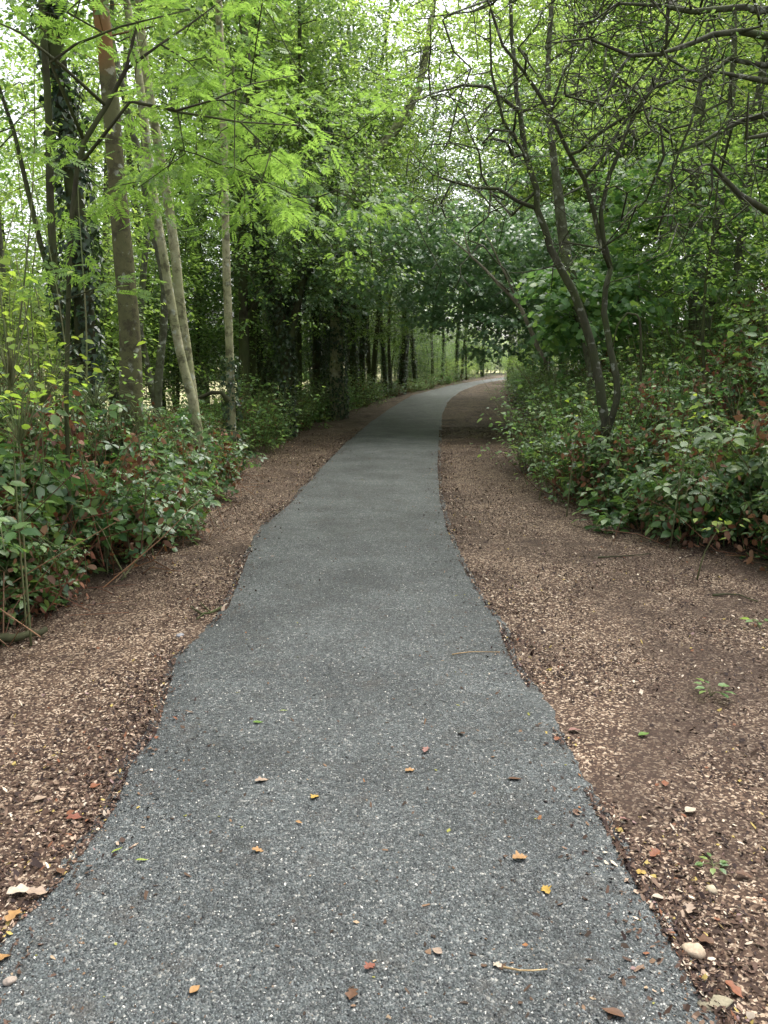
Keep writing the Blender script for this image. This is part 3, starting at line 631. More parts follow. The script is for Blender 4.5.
# paler trunk behind it
rt = root_at(X(596, 11.5), 11.5)
P = [np.zeros(3)] + world_poly(rt, [(593, 366), (582, 317), (567, 259), (559, 197), (556, 173), (548, 90), (552, 0), (560, -90), (566, -160)], 11.5)
cr = clumps(330, 24, P[-2] + [.2, .8, -.2], (3.2, 3.0, 2.8), .25)
tree('mossy_grey_tree', rt, [(P, [.11, .10, .092, .08, .07, .055, .042, .032, .022, .012])], cr, 'lime', T_RH, .07, 'bark_grey', label='pale mossy trunk just behind the crooked many-stemmed tree', r=.4)
# dark tree outside the right edge reaching in
rt = root_at(4.9, 6.6)
P = [np.zeros(3), np.array([-.1, 0, 1.5]), np.array([-.3, -.1, 2.8]), np.array([-.5, -.1, 4.2]), np.array([-.4, .1, 5.8]), np.array([-.2, .2, 7.5])]
def rel(pix, Ys): return [at(a, b, Y) - rt for (a, b), Y in zip(pix, Ys)]
L1 = [P[3]] + rel([(800, 40), (768, 34), (739, 30), (690, 37), (630, 56), (589, 36), (547, 36)], [6.5, 6.4, 6.3, 6.2, 6.1, 6.0, 5.9])
L2 = [P[3]] + rel([(790, 5), (740, 2), (700, 6), (660, -2), (620, 6), (570, 28)], [6.7, 6.6, 6.5, 6.4, 6.3, 6.2])
L3 = [P[2]] + rel([(790, 84), (768, 79), (735, 70), (705, 66)], [6.4, 6.3, 6.2, 6.1])
L4 = [P[2]] + rel([(790, 108), (768, 112), (742, 122), (700, 140), (672, 152)], [6.8, 6.8, 6.7, 6.6, 6.5])
L5 = [P[1]] + rel([(800, 222), (768, 208), (739, 189), (714, 163), (700, 165)], [6.3, 6.2, 6.1, 6.0, 5.95])
L6 = [P[2]] + rel([(800, 135), (775, 134), (750, 137)], [5.9, 5.8, 5.7])
L7 = [P[3]] + rel([(770, 60), (730, 55), (700, 80), (690, 120), (668, 180)], [6.8, 6.7, 6.7, 6.7, 6.8])
tg = np.vstack([px_targets(120, 560, 800, -60, 130, 5.6, 7.6) - rt, px_targets(26, 660, 800, 100, 240, 5.8, 7.4) - rt, clumps(60, 10, np.array([-.5, .3, 6.8]), (2.4, 2.4, 1.2), .28)])
bare_g = np.vstack([px_targets(260, 560, 800, -50, 170, 5.6, 7.6), px_targets(70, 640, 800, 120, 270, 5.8, 7.4)]) - rt
tree('gnarled_tree', rt, [(P, [.20, .18, .16, .13, .10, .05]), (L1, [.05, .033, .028, .023, .018, .013, .009, .005], 1), (L2, [.05, .030, .024, .019, .014, .009, .005], 1), (L3, [.035, .026, .022, .014, .007], 1),
     (L4, [.04, .03, .026, .02, .014, .007], 1), (L5, [.035, .028, .026, .022, .013, .006], 1), (L6, [.04, .03, .022, .014], 1), (L7, [.03, .024, .02, .015, .011, .006], 1)], tg, 'oak', T_RH, .035, 'bark_haw', ntw=3, nlf=3, r=.25,
     tip=.0048, twigs=True, bare=bare_g, wob=.2, rough=.018, updn=0, label='dark gnarled tree at the right edge whose bare limbs reach in at upper right', sides=(12, 6, 4), step=.2)
# thin sapling
rt = root_at(X(704, 9.6), 9.6)
P = [np.zeros(3)] + world_poly(rt, [(703, 330), (706, 280), (712, 240), (717, 190), (724, 130)], 9.6)
tree('sapling', rt, [(P, [.022, .020, .018, .015, .011, .006])], px_targets(40, 670, 760, 120, 300, 9.1, 10.2) - rt, 'lime', T_RH, .06, 'bark_dark', label='thin dark upright sapling on the right bank left of the frame edge', r=.3, updn=.3)
# dead pale branch leaning over the verge
stick('dead_branch', [(545, 362), (532, 332), (519, 304), (498, 282), (485, 268), (462, 246), (452, 238)], 13.5, [.036, .033, .030, .026, .021, .014, .008], 'dead_wood',
      'dead forked leafless branch leaning left over the path in front of the blue-green canopy', 'branch', n=7, extra=[
      ([(519, 304, 13.5), (508, 278, 13.4), (500, 262, 13.3), (490, 240, 13.2), (485, 232, 13.2)], [.022, .019, .016, .011, .006]),
      ([(509, 290, 13.5), (500, 282, 13.2), (488, 272, 13.1)], [.018, .014, .008]), ([(470, 252, 13.5), (466, 240, 13.5), (464, 228, 13.6)], [.015, .011, .006])])
# arching dead stem
stick('arching_stem', [(641, 380), (641, 330), (637, 313), (627, 310), (618, 322), (612, 345)], 7.8, [.014, .013, .012, .011, .009, .006], 'bark_dark', 'thin dark stem arching over like a hook beside the crooked tree', 'stem')

# ---------------------------------------------------------------- blue-green sycamores hanging over the bend
def sycamore(x, Y, ht, label, crown, seed, leaf='syc', size=.10):
    rt = root_at(x, Y); P = [np.array([0, 0, 0]), np.array([-.1, 0, ht * .3]), np.array([-.3, -.1, ht * .6]), np.array([-.2, 0, ht])]
    return tree('sycamore_tree', rt, [(P, [.16, .13, .10, .03])], crown - rt, leaf, T_PALM_S, size, 'bark_grey', ntw=6, nlf=6, r=.42, label=label, flat=.15, droop=.25, updn=.5, hang=.75)
cr = np.vstack([px_targets(430, 405, 590, 205, 320, 16, 20.5), px_targets(110, 470, 600, 280, 350, 15.5, 20), px_targets(60, 420, 600, 80, 200, 17, 21)])
sycamore(X(590, 20), 20, 8.5, 'blue-green broad-leaved tree whose dense leaves hang over the bend of the path', cr, 1)
cr = np.vstack([px_targets(90, 600, 760, 150, 300, 11.5, 15), px_targets(50, 540, 640, 270, 330, 11, 13.5)])
sycamore(5.2, 13, 6.5, 'young broad-leaved tree on the bank between the crooked tree and the thin sapling', cr, 2, 'herb', .14)
cr = np.vstack([px_targets(160, 250, 400, 190, 300, 15.5, 21), px_targets(60, 330, 440, 240, 310, 20, 25)])
sycamore(-3.4, 20, 8, 'broad-leaved tree on the left with pale blue-green leaves above the ivy trunks', cr, 3, 'syc', .095)

def overhang(x, Y, h, tg, leaf, size, label, bark='bark_dark', rad=.12, ntw=5, nlf=7):
    rt = root_at(x, Y); P = [np.array([0, 0, 0]), np.array([.05, 0, h * .35]), np.array([.1, -.1, h * .7]), np.array([0, 0, h])]
    return tree('leafy_tree', rt, [(P, [rad, rad * .8, rad * .6, .02])], tg - rt, leaf, T_RH, size, bark, ntw=ntw, nlf=nlf, r=.42, label=label, updn=.5)
overhang(X(248, 15.5), 15.5, 7, np.vstack([px_targets(150, 235, 400, 90, 275, 12.5, 16.5), px_targets(60, 150, 300, 120, 330, 13, 17)]), 'oak', .085, 'leafy tree with bright low branches between the straight slender pale trunk and the forked tree')
overhang(X(300, 21), 21, 6, px_targets(170, 285, 440, 225, 335, 18, 27), 'oak', .095, 'low-branched green tree whose foliage hides the ivy trunks near the bend')
overhang(X(325, 24), 24, 11, px_targets(230, 270, 470, 0, 230, 19, 25), 'lime', .115, 'light green tree filling the upper middle behind the bending mottled trunk', 'bark_grey')
overhang(X(590, 24), 24, 12, px_targets(330, 395, 640, -20, 215, 20, 27), 'lime', .12, 'light green tree behind the blue-green one, its crown closing the gap over the path', 'bark_grey', .15)
overhang(X(690, 13), 13, 7, px_targets(190, 590, 790, 100, 320, 11.5, 15), 'lime', .08, 'light green tree on the bank behind the thin upright sapling', 'bark_grey', .09)
overhang(X(20, 10.5), 10.5, 6, px_targets(110, -30, 140, 60, 380, 9.5, 12), 'lime', .07, 'light green tree standing behind the ivy column at the far left', 'bark_grey', .07)

# ---------------------------------------------------------------- woodland trees (prototypes, then copies)
USED = set()
def put(proto, x, y, s, rz, label=None, group=None, tilt=(0, 0), dz=-.1):
    loc = (x, y, float(H(x, y)) + dz)
    if proto.name not in USED:
        USED.add(proto.name); proto.location = loc; proto.rotation_euler = (tilt[0], tilt[1], rz); proto.scale = (s, s, s) if np.isscalar(s) else s
        if label: proto['label'] = label
        if group: proto['group'] = group
        return proto
    return copy_thing(proto, loc, rz, s, label, group, tilt)
def trunk_line(h, bend, n=7):
    ph = R.rand() * 6; return [np.array([math.sin(ph + u * 3) * bend * u, math.cos(ph + u * 2.3) * bend * u, h * u]) for u in np.linspace(0, 1, n)]
W = {}
def wood(key, h, rad, bend, crown, leaf, size, bark='bark_dark', ivyz=None, t=T_RH, nlf=7, ntw=4, r=.45, minr=.006):
    P = trunk_line(h, bend); rr = np.linspace(rad, rad * .25, len(P))
    W[key] = tree('woodland_tree', (0, 0, 0), [(P, rr)], crown, leaf, t, size, bark, ntw=ntw, nlf=nlf, r=r, ivy=([(0, ivyz)] if ivyz else None), sides=(8, 4, 3), minr=minr, label='woodland tree', step=.8)
wood('ivy1', 13, .13, .8, np.vstack([clumps(260, 18, (0, 0, 9), (2.6, 2.6, 4), .22), clumps(60, 8, (0, 0, 4), (1.6, 1.6, 1.2), .25)]), 'dark', .10, ivyz=(0, 8, 260, .08, .10))
wood('ivy2', 12, .10, .9, np.vstack([clumps(240, 16, (0, 0, 8.5), (2.4, 2.4, 3.6), .22), clumps(60, 8, (0, 0, 3.6), (1.4, 1.4, 1.2), .25)]), 'oak', .10, ivyz=(.3, 5, 200, .075, .07))
wood('bare1', 12, .10, .6, clumps(240, 16, (0, 0, 8.5), (2.4, 2.4, 3.4), .22), 'oak', .10)
wood('bare2', 11, .08, .9, clumps(220, 16, (0, 0, 7.8), (2.3, 2.3, 3.2), .22), 'lime', .10, 'bark_grey')
wood('round1', 10, .15, .6, clumps(520, 30, (0, 0, 6), (3.2, 3.2, 3.8), .20), 'lime', .105, 'bark_grey')
wood('round2', 11, .17, .6, clumps(560, 30, (0, 0, 6.4), (3.3, 3.3, 4.4), .20), 'oak', .105)
wood('syc1', 10, .15, .4, clumps(380, 26, (0, 0, 5.6), (3, 3, 3.9), .20), 'herb', .19, 'bark_grey', t=T_PALM_S, nlf=4)
wood('low1', 5, .05, .5, clumps(260, 16, (0, 0, 2.6), (1.7, 1.7, 1.9), .22), 'oak', .075)
wood('low2', 4, .04, .5, clumps(240, 16, (0, 0, 2.1), (1.5, 1.5, 1.6), .22), 'lime', .075)
wood('low3', 5, .05, .5, clumps(260, 16, (0, 0, 2.6), (1.8, 1.8, 2.0), .22), 'dark', .08)
wood('big1', 16, .22, .8, clumps(820, 42, (0, 0, 10), (4.2, 4.2, 5.6), .19), 'lime', .13, 'bark_grey')
wood('big2', 16, .22, .8, clumps(820, 42, (0, 0, 10), (4.2, 4.2, 5.6), .19), 'oak', .13)
rz = lambda: R.uniform(0, 6.28)
GL, GR, GE, GF = 'ivy-clad trunks lining the left side of the path', 'trees standing on the right bank', 'trees closing the far end of the path', 'trees along the field edge beyond the left verge'
# left row: trunks measured against the photograph
row = [(253, 17.5, 'bare1'), (268, 20, 'ivy2'), (305, 19, 'bare1'), (318, 22, 'ivy1'), (333, 24, 'ivy1'), (345, 26, 'bare2'), (356, 23, 'ivy2'), (366, 28, 'ivy1'), (376, 30, 'bare1'), (386, 27, 'ivy1'), (393, 33, 'ivy2'), (401, 30, 'bare1'),
       (409, 36, 'ivy1'), (416, 34, 'bare2'), (424, 40, 'ivy2'), (431, 37, 'bare1'), (440, 36, 'ivy1'), (447, 46, 'bare1'), (453, 50, 'ivy2'), (459, 54, 'bare2'), (464, 58, 'ivy1'), (468, 62, 'bare1'), (473, 60, 'ivy2'), (479, 72, 'ivy1')]
look = {'ivy1': 'dark ivy-wrapped trunk', 'ivy2': 'slim ivy-wrapped trunk', 'bare1': 'thin bare dark trunk', 'bare2': 'thin bare grey trunk'}
ordn = ['nearest', 'second', 'third', 'fourth', 'fifth', 'sixth', 'seventh', 'eighth', 'ninth', 'tenth', 'eleventh']
cnt = {}
for px, Y, k in row:
    i = cnt.get(k, 0); cnt[k] = i + 1
    put(W[k], min(X(px, Y), float(f(VL, Y)) - .25), Y, R.uniform(.9, 1.12), rz(), '%s in the left row, %s of its look from the camera' % (look[k], ordn[i]), GL, (R.randn() * .03, R.randn() * .03))
for i, (dx, Y, k) in enumerate([(3, 15, 'bare2'), (3.5, 19, 'round1'), (4.2, 23, 'low3'), (3, 27, 'low1'), (4, 30, 'ivy2'), (3, 34, 'low3'), (4, 39, 'round2'), (3, 45, 'low1'), (4, 51, 'ivy1'), (3, 57, 'low3'), (5, 62, 'round2'),
                                (6, 12, 'bare1'), (7.5, 15.5, 'round1'), (9, 20, 'bare2'), (8, 26, 'round1'), (10, 33, 'round2'), (4.8, 9.5, 'bare2'), (7, 10.5, 'round1'), (11, 17, 'round1'), (2.6, 17.5, 'low3'), (2.0, 21, 'low1'), (2.2, 25, 'low3'), (2.5, 31, 'low1'), (2.4, 37, 'low3'), (3, 43, 'low3'), (3, 49, 'low1')]):
    put(W[k], float(f(VL, Y)) - dx, Y, R.uniform(.85, 1.15), rz(), 'leafy tree between the left row of trunks and the pale field beyond', GF)
for i, (x, Y, k) in enumerate([(-5.2, 29, 'big1'), (-6, 37, 'big2'), (-4.2, 47, 'big1'), (-7, 30, 'big1'), (-1.5, 58, 'big2'), (-3.9, 26, 'big1')]):
    put(W[k], x, Y, R.uniform(.9, 1.1), rz(), 'tall full tree behind the left row of trunks, crown arching over the path', 'tall trees arching over the left of the path')
for i, (x, Y, k) in enumerate([(8, 27, 'big1'), (8.5, 37, 'big1'), (8.5, 45, 'big1'), (10, 24, 'big1'), (8, 31, 'big1'), (9, 56, 'big1'), (14, 33, 'big1'), (13, 20, 'big1'), (6.4, 25, 'big1'), (7.0, 34, 'big1')]):
    put(W[k], x, Y, R.uniform(.9, 1.1), rz(), 'tall full tree high on the right bank, crown arching over the path', 'tall trees arching over the right of the path')
for i in range(16):
    Y = 30 + i * 3.6
    put(W[['low1', 'low3', 'low2'][i % 3]], float(f(VL, Y)) - R.uniform(1.6, 3.5), Y, R.uniform(.8, 1.1), rz(), 'low leafy tree between the far trunks of the left row', 'low trees between the far trunks')
for i, (x, Y, k) in enumerate([(-5.2, 9.0, 'low2'), (-6.6, 11.5, 'low2'), (-4.9, 12.8, 'low2'), (-8.5, 12, 'low1'), (-5.8, 15.0, 'low2'), (-9.5, 17, 'low3'), (-4.3, 17.6, 'low1'), (-6.2, 19.5, 'low3'), (-8.5, 21, 'low2'),
                                (-10.5, 24, 'low3'), (-6.5, 24, 'low3'), (-12, 20, 'low1'), (-13, 27, 'round2'), (-9, 28, 'low3'), (-4.2, 33, 'low3'), (-7, 35, 'low3'), (-12, 35, 'round1')]):
    put(W[k], x, Y, R.uniform(.9, 1.2), rz(), 'low leafy tree screening the pale field beyond the left verge', 'low trees screening the field')
# right bank
rb = [(6, 14, 'low2'), (8, 13, 'low2'), (9.5, 11.5, 'round1'), (7, 17.5, 'low2'), (10, 19, 'low2'), (5.6, 22, 'low2'), (8.4, 23, 'low1'), (12, 14, 'round1'), (14, 22, 'round1'), (6, 28, 'low2'), (2.6, 31, 'low2'), (3.6, 17.5, 'low2'), (4.2, 29, 'low3'), (2.2, 33, 'low1'),
      (3.2, 9.5, 'low2'), (5.5, 9, 'round1'), (4.6, 12.5, 'low2'), (7.5, 11.5, 'syc1'), (5.8, 15.5, 'round1'), (3.2, 16, 'low1'), (9, 15, 'round2'), (4.5, 19.5, 'syc1'), (7.5, 20, 'round1'), (2.4, 22.5, 'low3'), (4.5, 25, 'round2'), (7.5, 26, 'round1'),
      (1.8, 28, 'low1'), (3.6, 31, 'syc1'), (6.5, 34, 'round2'), (2, 36, 'low3'), (3.6, 41, 'round1'), (1.5, 45, 'low1'), (4, 49, 'round2'), (11, 23, 'round1'), (10.5, 30, 'round2'), (12, 18, 'round1'), (3.0, 13, 'bare2'), (4.2, 22, 'bare1'), (2.6, 26, 'ivy2')]
for i, (dx, Y, k) in enumerate(rb):
    put(W[k], float(f(VR, Y)) + dx, Y, R.uniform(.85, 1.15), rz(), {'l': 'low leafy understorey tree on the right bank', 's': 'broad-leaved tree standing back on the right bank', 'r': 'full round leafy tree standing back on the right bank', 'b': 'thin bare-stemmed tree on the right bank', 'i': 'ivy-wrapped trunk on the right bank by the bend'}[k[0]], GR)
for i in range(12):
    Y = 44 + i * 4
    put(W[['low3', 'low1', 'low2'][i % 3]], float(f(VL, Y)) - R.uniform(.9, 1.8), Y, (1.0, 1.0, R.uniform(.6, .8)), rz(), 'squat bushy tree at the foot of the farthest trunks', 'squat trees at the foot of the farthest trunks', dz=-.5)
for i in range(6):
    Y = 40 + i * 6
    put(W[['low2', 'low1'][i % 2]], float(f(VR, Y)) + R.uniform(1.3, 1.8), Y, (1.0, 1.0, R.uniform(.7, .9)), rz(), 'bushy tree leaning over the far right verge at the bend', 'bushy trees on the far right verge', dz=-.5)
# far end
for i, (px, Y, k) in enumerate([(452, 78, 'round2'), (430, 84, 'round1'), (410, 76, 'round2'), (390, 70, 'ivy1'), (465, 90, 'ivy1'), (474, 100, 'round2'), (520, 70, 'round2'), (530, 60, 'round1'), (545, 75, 'round2'), (350, 62, 'round2'), (320, 55, 'round1'),
                                (486, 110, 'low1'), (497, 118, 'low2'), (385, 78, 'low3'), (398, 85, 'low3'), (412, 92, 'low3'), (425, 98, 'low3'), (438, 104, 'low3'), (450, 96, 'low3'), (461, 108, 'low3'), (472, 114, 'low3'), (515, 96, 'round1'), (370, 90, 'round2'), (480, 82, 'low2')]):
    put(W[k], X(px, Y), Y, R.uniform(1.0, 1.4), rz(), 'tree closing the far end of the path beyond the bend', GE)

n = 9000; a = R.uniform(math.radians(95), math.radians(200), n); rr = R.uniform(105, 120, n); hh = R.rand(n) * (5 + 5 * vnoise(a * 40, a * 0, 1, 60))
P_ = np.stack([np.cos(a) * rr, np.sin(a) * rr, hh - 1.5], 1); g = Geo(); g.add(*leaves(T_RH, P_, R.randn(n, 3), R.randn(n, 3) + [0, 0, .6], 1.6 * (.6 + .8 * R.rand(n))))
g.build('distant_hedge', M['dark'], None, kind='stuff', label='distant dark hedge line beyond the pale field on the left', cat='hedge')

# ---------------------------------------------------------------- brambles, herbs and shrubs
def bramble(w, h, n, size, seed):
    g = Geo(); gd = Geo(); P, D, Nn, S, = [], [], [], []
    o = empty('bramble_bush', label='bramble', cat='bramble')
    for i in range(n):
        a = R.rand() * 6.28; b = np.array([R.randn() * w * .3, R.randn() * w * .3, 0]); reach = w * R.uniform(.3, .95); hh = h * R.uniform(.45, 1.15); dv = np.array([math.cos(a), math.sin(a), 0])
        u = np.linspace(0, 1, 9); end = R.uniform(.0, .6)
        pts = b + dv * reach * (u ** 1.2)[:, None] + np.outer(hh * (1 - (2 * u - .95) ** 2 * 1.05).clip(0) + 0 * u, [0, 0, 1]) * 1 + np.array([0, 0, 0])
        pts[:, 2] = hh * np.sin(np.pi * (u * (.62 + .25 * (1 - end)))) + R.randn(9) * .01; pts[:, :2] += R.randn(9, 2) * .02
        p, r_ = smooth_poly(pts, np.linspace(.006, .002, 9), .12); g.tube(p, r_, 4, False)
        m = int(10 + 12 * reach); s = R.uniform(.25, 1, m); idx = (s * (len(p) - 1)).astype(int)
        aa = R.rand(m) * 6.28; d = np.stack([np.cos(aa), np.sin(aa), -.25 + .3 * R.randn(m)], 1); P.append(p[idx] + d * .07); D.append(d); Nn.append(np.array([0, 0, 1]) + R.randn(m, 3) * .38 + dv * .3)
    P, D, Nn = map(np.concatenate, (P, D, Nn)); g.build('canes', M['cane'], o)
    # skin of leaves over the mound
    m = int(n * 7 * w); a = R.rand(m) * 6.28; rr = np.sqrt(R.rand(m)) * w * .85; bump = .75 + .5 * vnoise(np.cos(a) * rr, np.sin(a) * rr, .25, seed)
    z = h * .85 * np.sqrt(np.clip(1 - (rr / (w * .95)) ** 2, 0, 1)) * bump * (1 - .55 * R.rand(m) ** 2)
    P2 = np.stack([np.cos(a) * rr, np.sin(a) * rr, z], 1); D2 = np.stack([np.cos(a), np.sin(a), -.3 + 0 * a], 1) + R.randn(m, 3) * .5
    P = np.vstack([P, P2]); D = np.vstack([D, D2]); Nn = np.vstack([Nn, unit(np.stack([np.cos(a) * rr / w, np.sin(a) * rr / w, .7 + 0 * a], 1)) + R.randn(m, 3) * .4])
    gl = Geo(); gl.add(*leaves(T_TRI, P, D, Nn, size * (.35 + .9 * R.rand(len(P)) ** 1.3))); gl.build('foliage', M['bram'], o)
    m = int(n * 15); a = R.rand(m) * 6.28; rr = np.sqrt(R.rand(m)) * w; P3 = np.stack([np.cos(a) * rr, np.sin(a) * rr, R.rand(m) * h * (.95 - .3 * rr / w)], 1); cl_ = R.randint(12, size=m); ca = R.rand(12) * 6.28; cr_ = w * .8 * np.sqrt(R.rand(12)); P3 = np.where((R.rand(m) < .6)[:, None], np.stack([np.cos(ca) * cr_, np.sin(ca) * cr_, h * (.2 + .75 * R.rand(12))], 1)[cl_] + R.randn(m, 3) * .09, P3)
    gd.add(*leaves(T_OV, P3, R.randn(m, 3) + [0, 0, -.8], R.randn(m, 3), size * .42 * (.4 + R.rand(m))))
    for i in range(int(n * 1.5)):
        b = np.array([R.randn() * w * .45, R.randn() * w * .45, 0]); t_ = b + np.array([R.randn() * .3, R.randn() * .3, R.rand() * h * .8]); gd.tube([b, (b + t_) / 2 + R.randn(3) * .05, t_], [.004, .003, .002], 3, False)
    gd.build('dead_foliage', M['dead'], o); return o
BR = [bramble(.75, .75, 70, .12, 31), bramble(.65, .95, 75, .10, 32), bramble(.6, .55, 55, .125, 33)]
def herb(w, h, n, size, mat, t, lab):
    """leafy upright plants in a clump"""
    o = empty('leafy_bush', label=lab, cat='bush'); g = Geo(); P, D, Nn = [], [], []
    for i in range(n):
        b = np.array([R.randn() * w * .4, R.randn() * w * .4, 0]); hh = h * R.uniform(.5, 1.1) * (1 - .3 * np.linalg.norm(b) / w); ln = R.randn(2) * .22 + b[:2] * .5 / w
        u = np.linspace(0, 1, 6); pts = b + np.stack([ln[0] * u ** 1.5 * hh, ln[1] * u ** 1.5 * hh, u * hh], 1); p, r_ = smooth_poly(pts, np.linspace(.005, .0015, 6), .1); g.tube(p, r_, 3, False)
        m = 26; s = R.uniform(.15, 1, m); idx = (s * (len(p) - 1)).astype(int); aa = R.rand(m) * 6.28; d = np.stack([np.cos(aa), np.sin(aa), -.15 + .25 * R.randn(m)], 1)
        P.append(p[idx] + d * R.rand(m, 1) * .12); D.append(d); Nn.append(np.array([0, 0, 1]) + R.randn(m, 3) * .35)
    P, D, Nn = map(np.concatenate, (P, D, Nn)); g.build('stems', M['cane'], o)
    g = Geo(); g.add(*leaves(t, P, D, Nn, size * (.4 + 1.1 * R.rand(len(P)) ** 1.4))); g.build('foliage', M[mat], o)
    m = n * 2; Pd = np.stack([R.randn(m) * w * .4, R.randn(m) * w * .4, R.rand(m) * h * .6], 1); g = Geo(); g.add(*leaves(T_OV, Pd, R.randn(m, 3) - [0, 0, .8], R.randn(m, 3), size * .7 * (.5 + R.rand(m)))); g.build('dead_foliage', M['dead'], o); return o
HB = [herb(.65, 1.05, 80, .07, 'herb', T_OV, 'herb'), herb(.6, 1.2, 100, .046, 'herb', T_OV, 'herb'), herb(.5, .45, 55, .085, 'bram', T_OV, 'herb')]
GB, GH, GRB = 'brambles banked along the left verge', 'leafy bushes on the right bank', 'brambles on the right bank'
def patch(protos, k, x, y, s, label, group, sz=None):
    put(protos[k], x, y, (s, s, s * (sz or 1)), rz(), label, group, dz=-.05)
# left: measured mounds then a receding line
LB = [(-2.95, 4.3, 0, 1.25, 'bramble mound with brown withered leaves at the left photo edge, nearest the camera'),
      (-2.85, 5.1, 1, 1.35, 'tall dense bramble mound at the left edge under the thin upright shoots'),
      (-2.45, 4.75, 2, .85, 'low bramble clump spilling onto the mulch at the lower left'),
      (-2.45, 5.9, 0, 1.1, 'bramble mound at the foot of the thick brown trunk'),
      (-3.2, 6.2, 1, 1.3, 'tall bramble mound behind, left of the thick brown trunk'),
      (-2.15, 6.7, 2, 1.0, 'low bramble clump just right of the thick brown trunk'),
      (-2.6, 7.6, 1, 1.1, 'bramble mound in front of the pale leaning trunks'),
      (-3.7, 7.8, 1, 1.2, 'tall bramble mound behind the thick brown trunk'),
      (-2.35, 8.7, 0, .95, 'bramble mound at the foot of the pale leaning trunks'),
      (-3.2, 9.3, 0, 1.0, 'bramble mound behind the pale leaning trunks'),
      (-2.45, 10.0, 2, 1.0, 'low bramble clump in front of the ivy-footed pale trunk'),
      (-2.9, 11.4, 1, .8, 'bramble mound behind the ivy-footed pale trunk')]
for x, y, k, s, lb in LB: patch(BR, k, x, y, s, lb, GB)
for i in range(60):
    Y = 12 + i * .85; k = [0, 1, 2][i % 3]; dx = R.uniform(.25, 1.0)
    if i % 3 == 1: patch(HB, i % 2, float(f(VL, Y)) - dx, Y, R.uniform(.8, 1.25), 'small leafy bush at the foot of the left row of trunks', 'small bushes along the left row of trunks', .9)
    else: patch(BR, k, float(f(VL, Y)) - dx, Y, R.uniform(.7, 1.0), 'bramble clump at the foot of the left row of trunks', 'brambles along the left row of trunks', .8)
RB = [(3.4, 5.75, 'B', 2, .9, 'low bramble clump with lime leaves at the right edge nearest the camera'), (3.7, 6.4, 'B', 0, 1.1, 'bramble mound at the right edge of the photo behind the nearest clump'),
      (2.95, 6.75, 'B', 2, 1.0, 'low bramble clump on the right where the bank meets the bark chips'), (3.15, 7.4, 'H', 0, 1.0, 'leafy bush with pointed leaves right of the crooked tree'),
      (2.6, 7.6, 'H', 2, 1.0, 'low broad-leaved bush at the foot of the crooked tree'), (4.0, 7.7, 'H', 1, 1.1, 'fine-leaved pale green bush at the right edge on top of the bank'),
      (2.5, 8.7, 'H', 1, 1.0, 'fine-leaved pale bush bulging over the verge left of the crooked tree'), (2.7, 8.5, 'B', 0, 1.0, 'bramble mound behind the crooked tree'),
      (3.5, 8.9, 'B', 1, 1.1, 'bramble mound on the bank below the thin sapling'), (2.5, 9.8, 'H', 0, 1.0, 'leafy bush behind the fine-leaved bush on the right verge'),
      (4.8, 9, 'B', 0, 1.2, 'bramble mound high on the bank at the right edge'), (2.7, 10.2, 'H', 1, 1.1, 'fine-leaved bush in front of the young broad-leaved tree'),
      (2.5, 11.1, 'H', 1, 1.05, 'fine-leaved bush on the right verge before the dead branch'), (4.1, 10.8, 'H', 0, 1.3, 'leafy bush high on the bank behind the thin sapling'),
      (4.4, 7.0, 'H', 0, 1.1, 'tall leafy bush cut off by the right edge'), (5.6, 10.8, 'B', 1, 1.3, 'bramble mound on top of the bank behind the others'),
      (3.6, 9.9, 'H', 1, 1.3, 'pale fine-leaved bush on the bank just behind the thin sapling foot'), (5.0, 8.3, 'H', 0, 1.4, 'tall leafy bush half cut by the right edge above the brambles'),
      (4.9, 11.8, 'H', 1, 1.5, 'tall pale bush on top of the bank left of the right edge'), (3.2, 11.6, 'H', 0, 1.3, 'leafy bush on the bank between the young broad-leaved tree and the sapling')]
for x, y, t, k, s, lb in RB: patch(BR if t == 'B' else HB, k, x, y, s * 1.12, lb, GRB if t == 'B' else GH, 1.12)
for i in range(26):
    Y = 11.8 + i * 1.35; dx = R.uniform(.7, 1.2)
    patch(HB, i % 2, float(f(VR, Y)) + dx, Y, R.uniform(.9, 1.25), 'leafy bush along the foot of the right bank towards the bend', 'bushes along the right verge')
for i in range(22):
    Y = 9.5 + i * .9; dx = R.uniform(1.8, 5)
    patch(BR if i % 2 else HB, i % 2, float(f(VR, Y)) + dx, Y, R.uniform(1.1, 1.6), 'bushy clump higher up the right bank', 'undergrowth clumps higher up the right bank')

for i in range(14):
    Y = 13.5 + i * 1.1
    patch(HB, [1, 0, 2][i % 3], float(f(VL, Y)) - R.uniform(.1, .5), Y, R.uniform(1.0, 1.5), 'leafy bush pressed against the ivy-clad trunks of the left row', 'bushes against the left row of trunks', R.uniform(.8, 1.2))

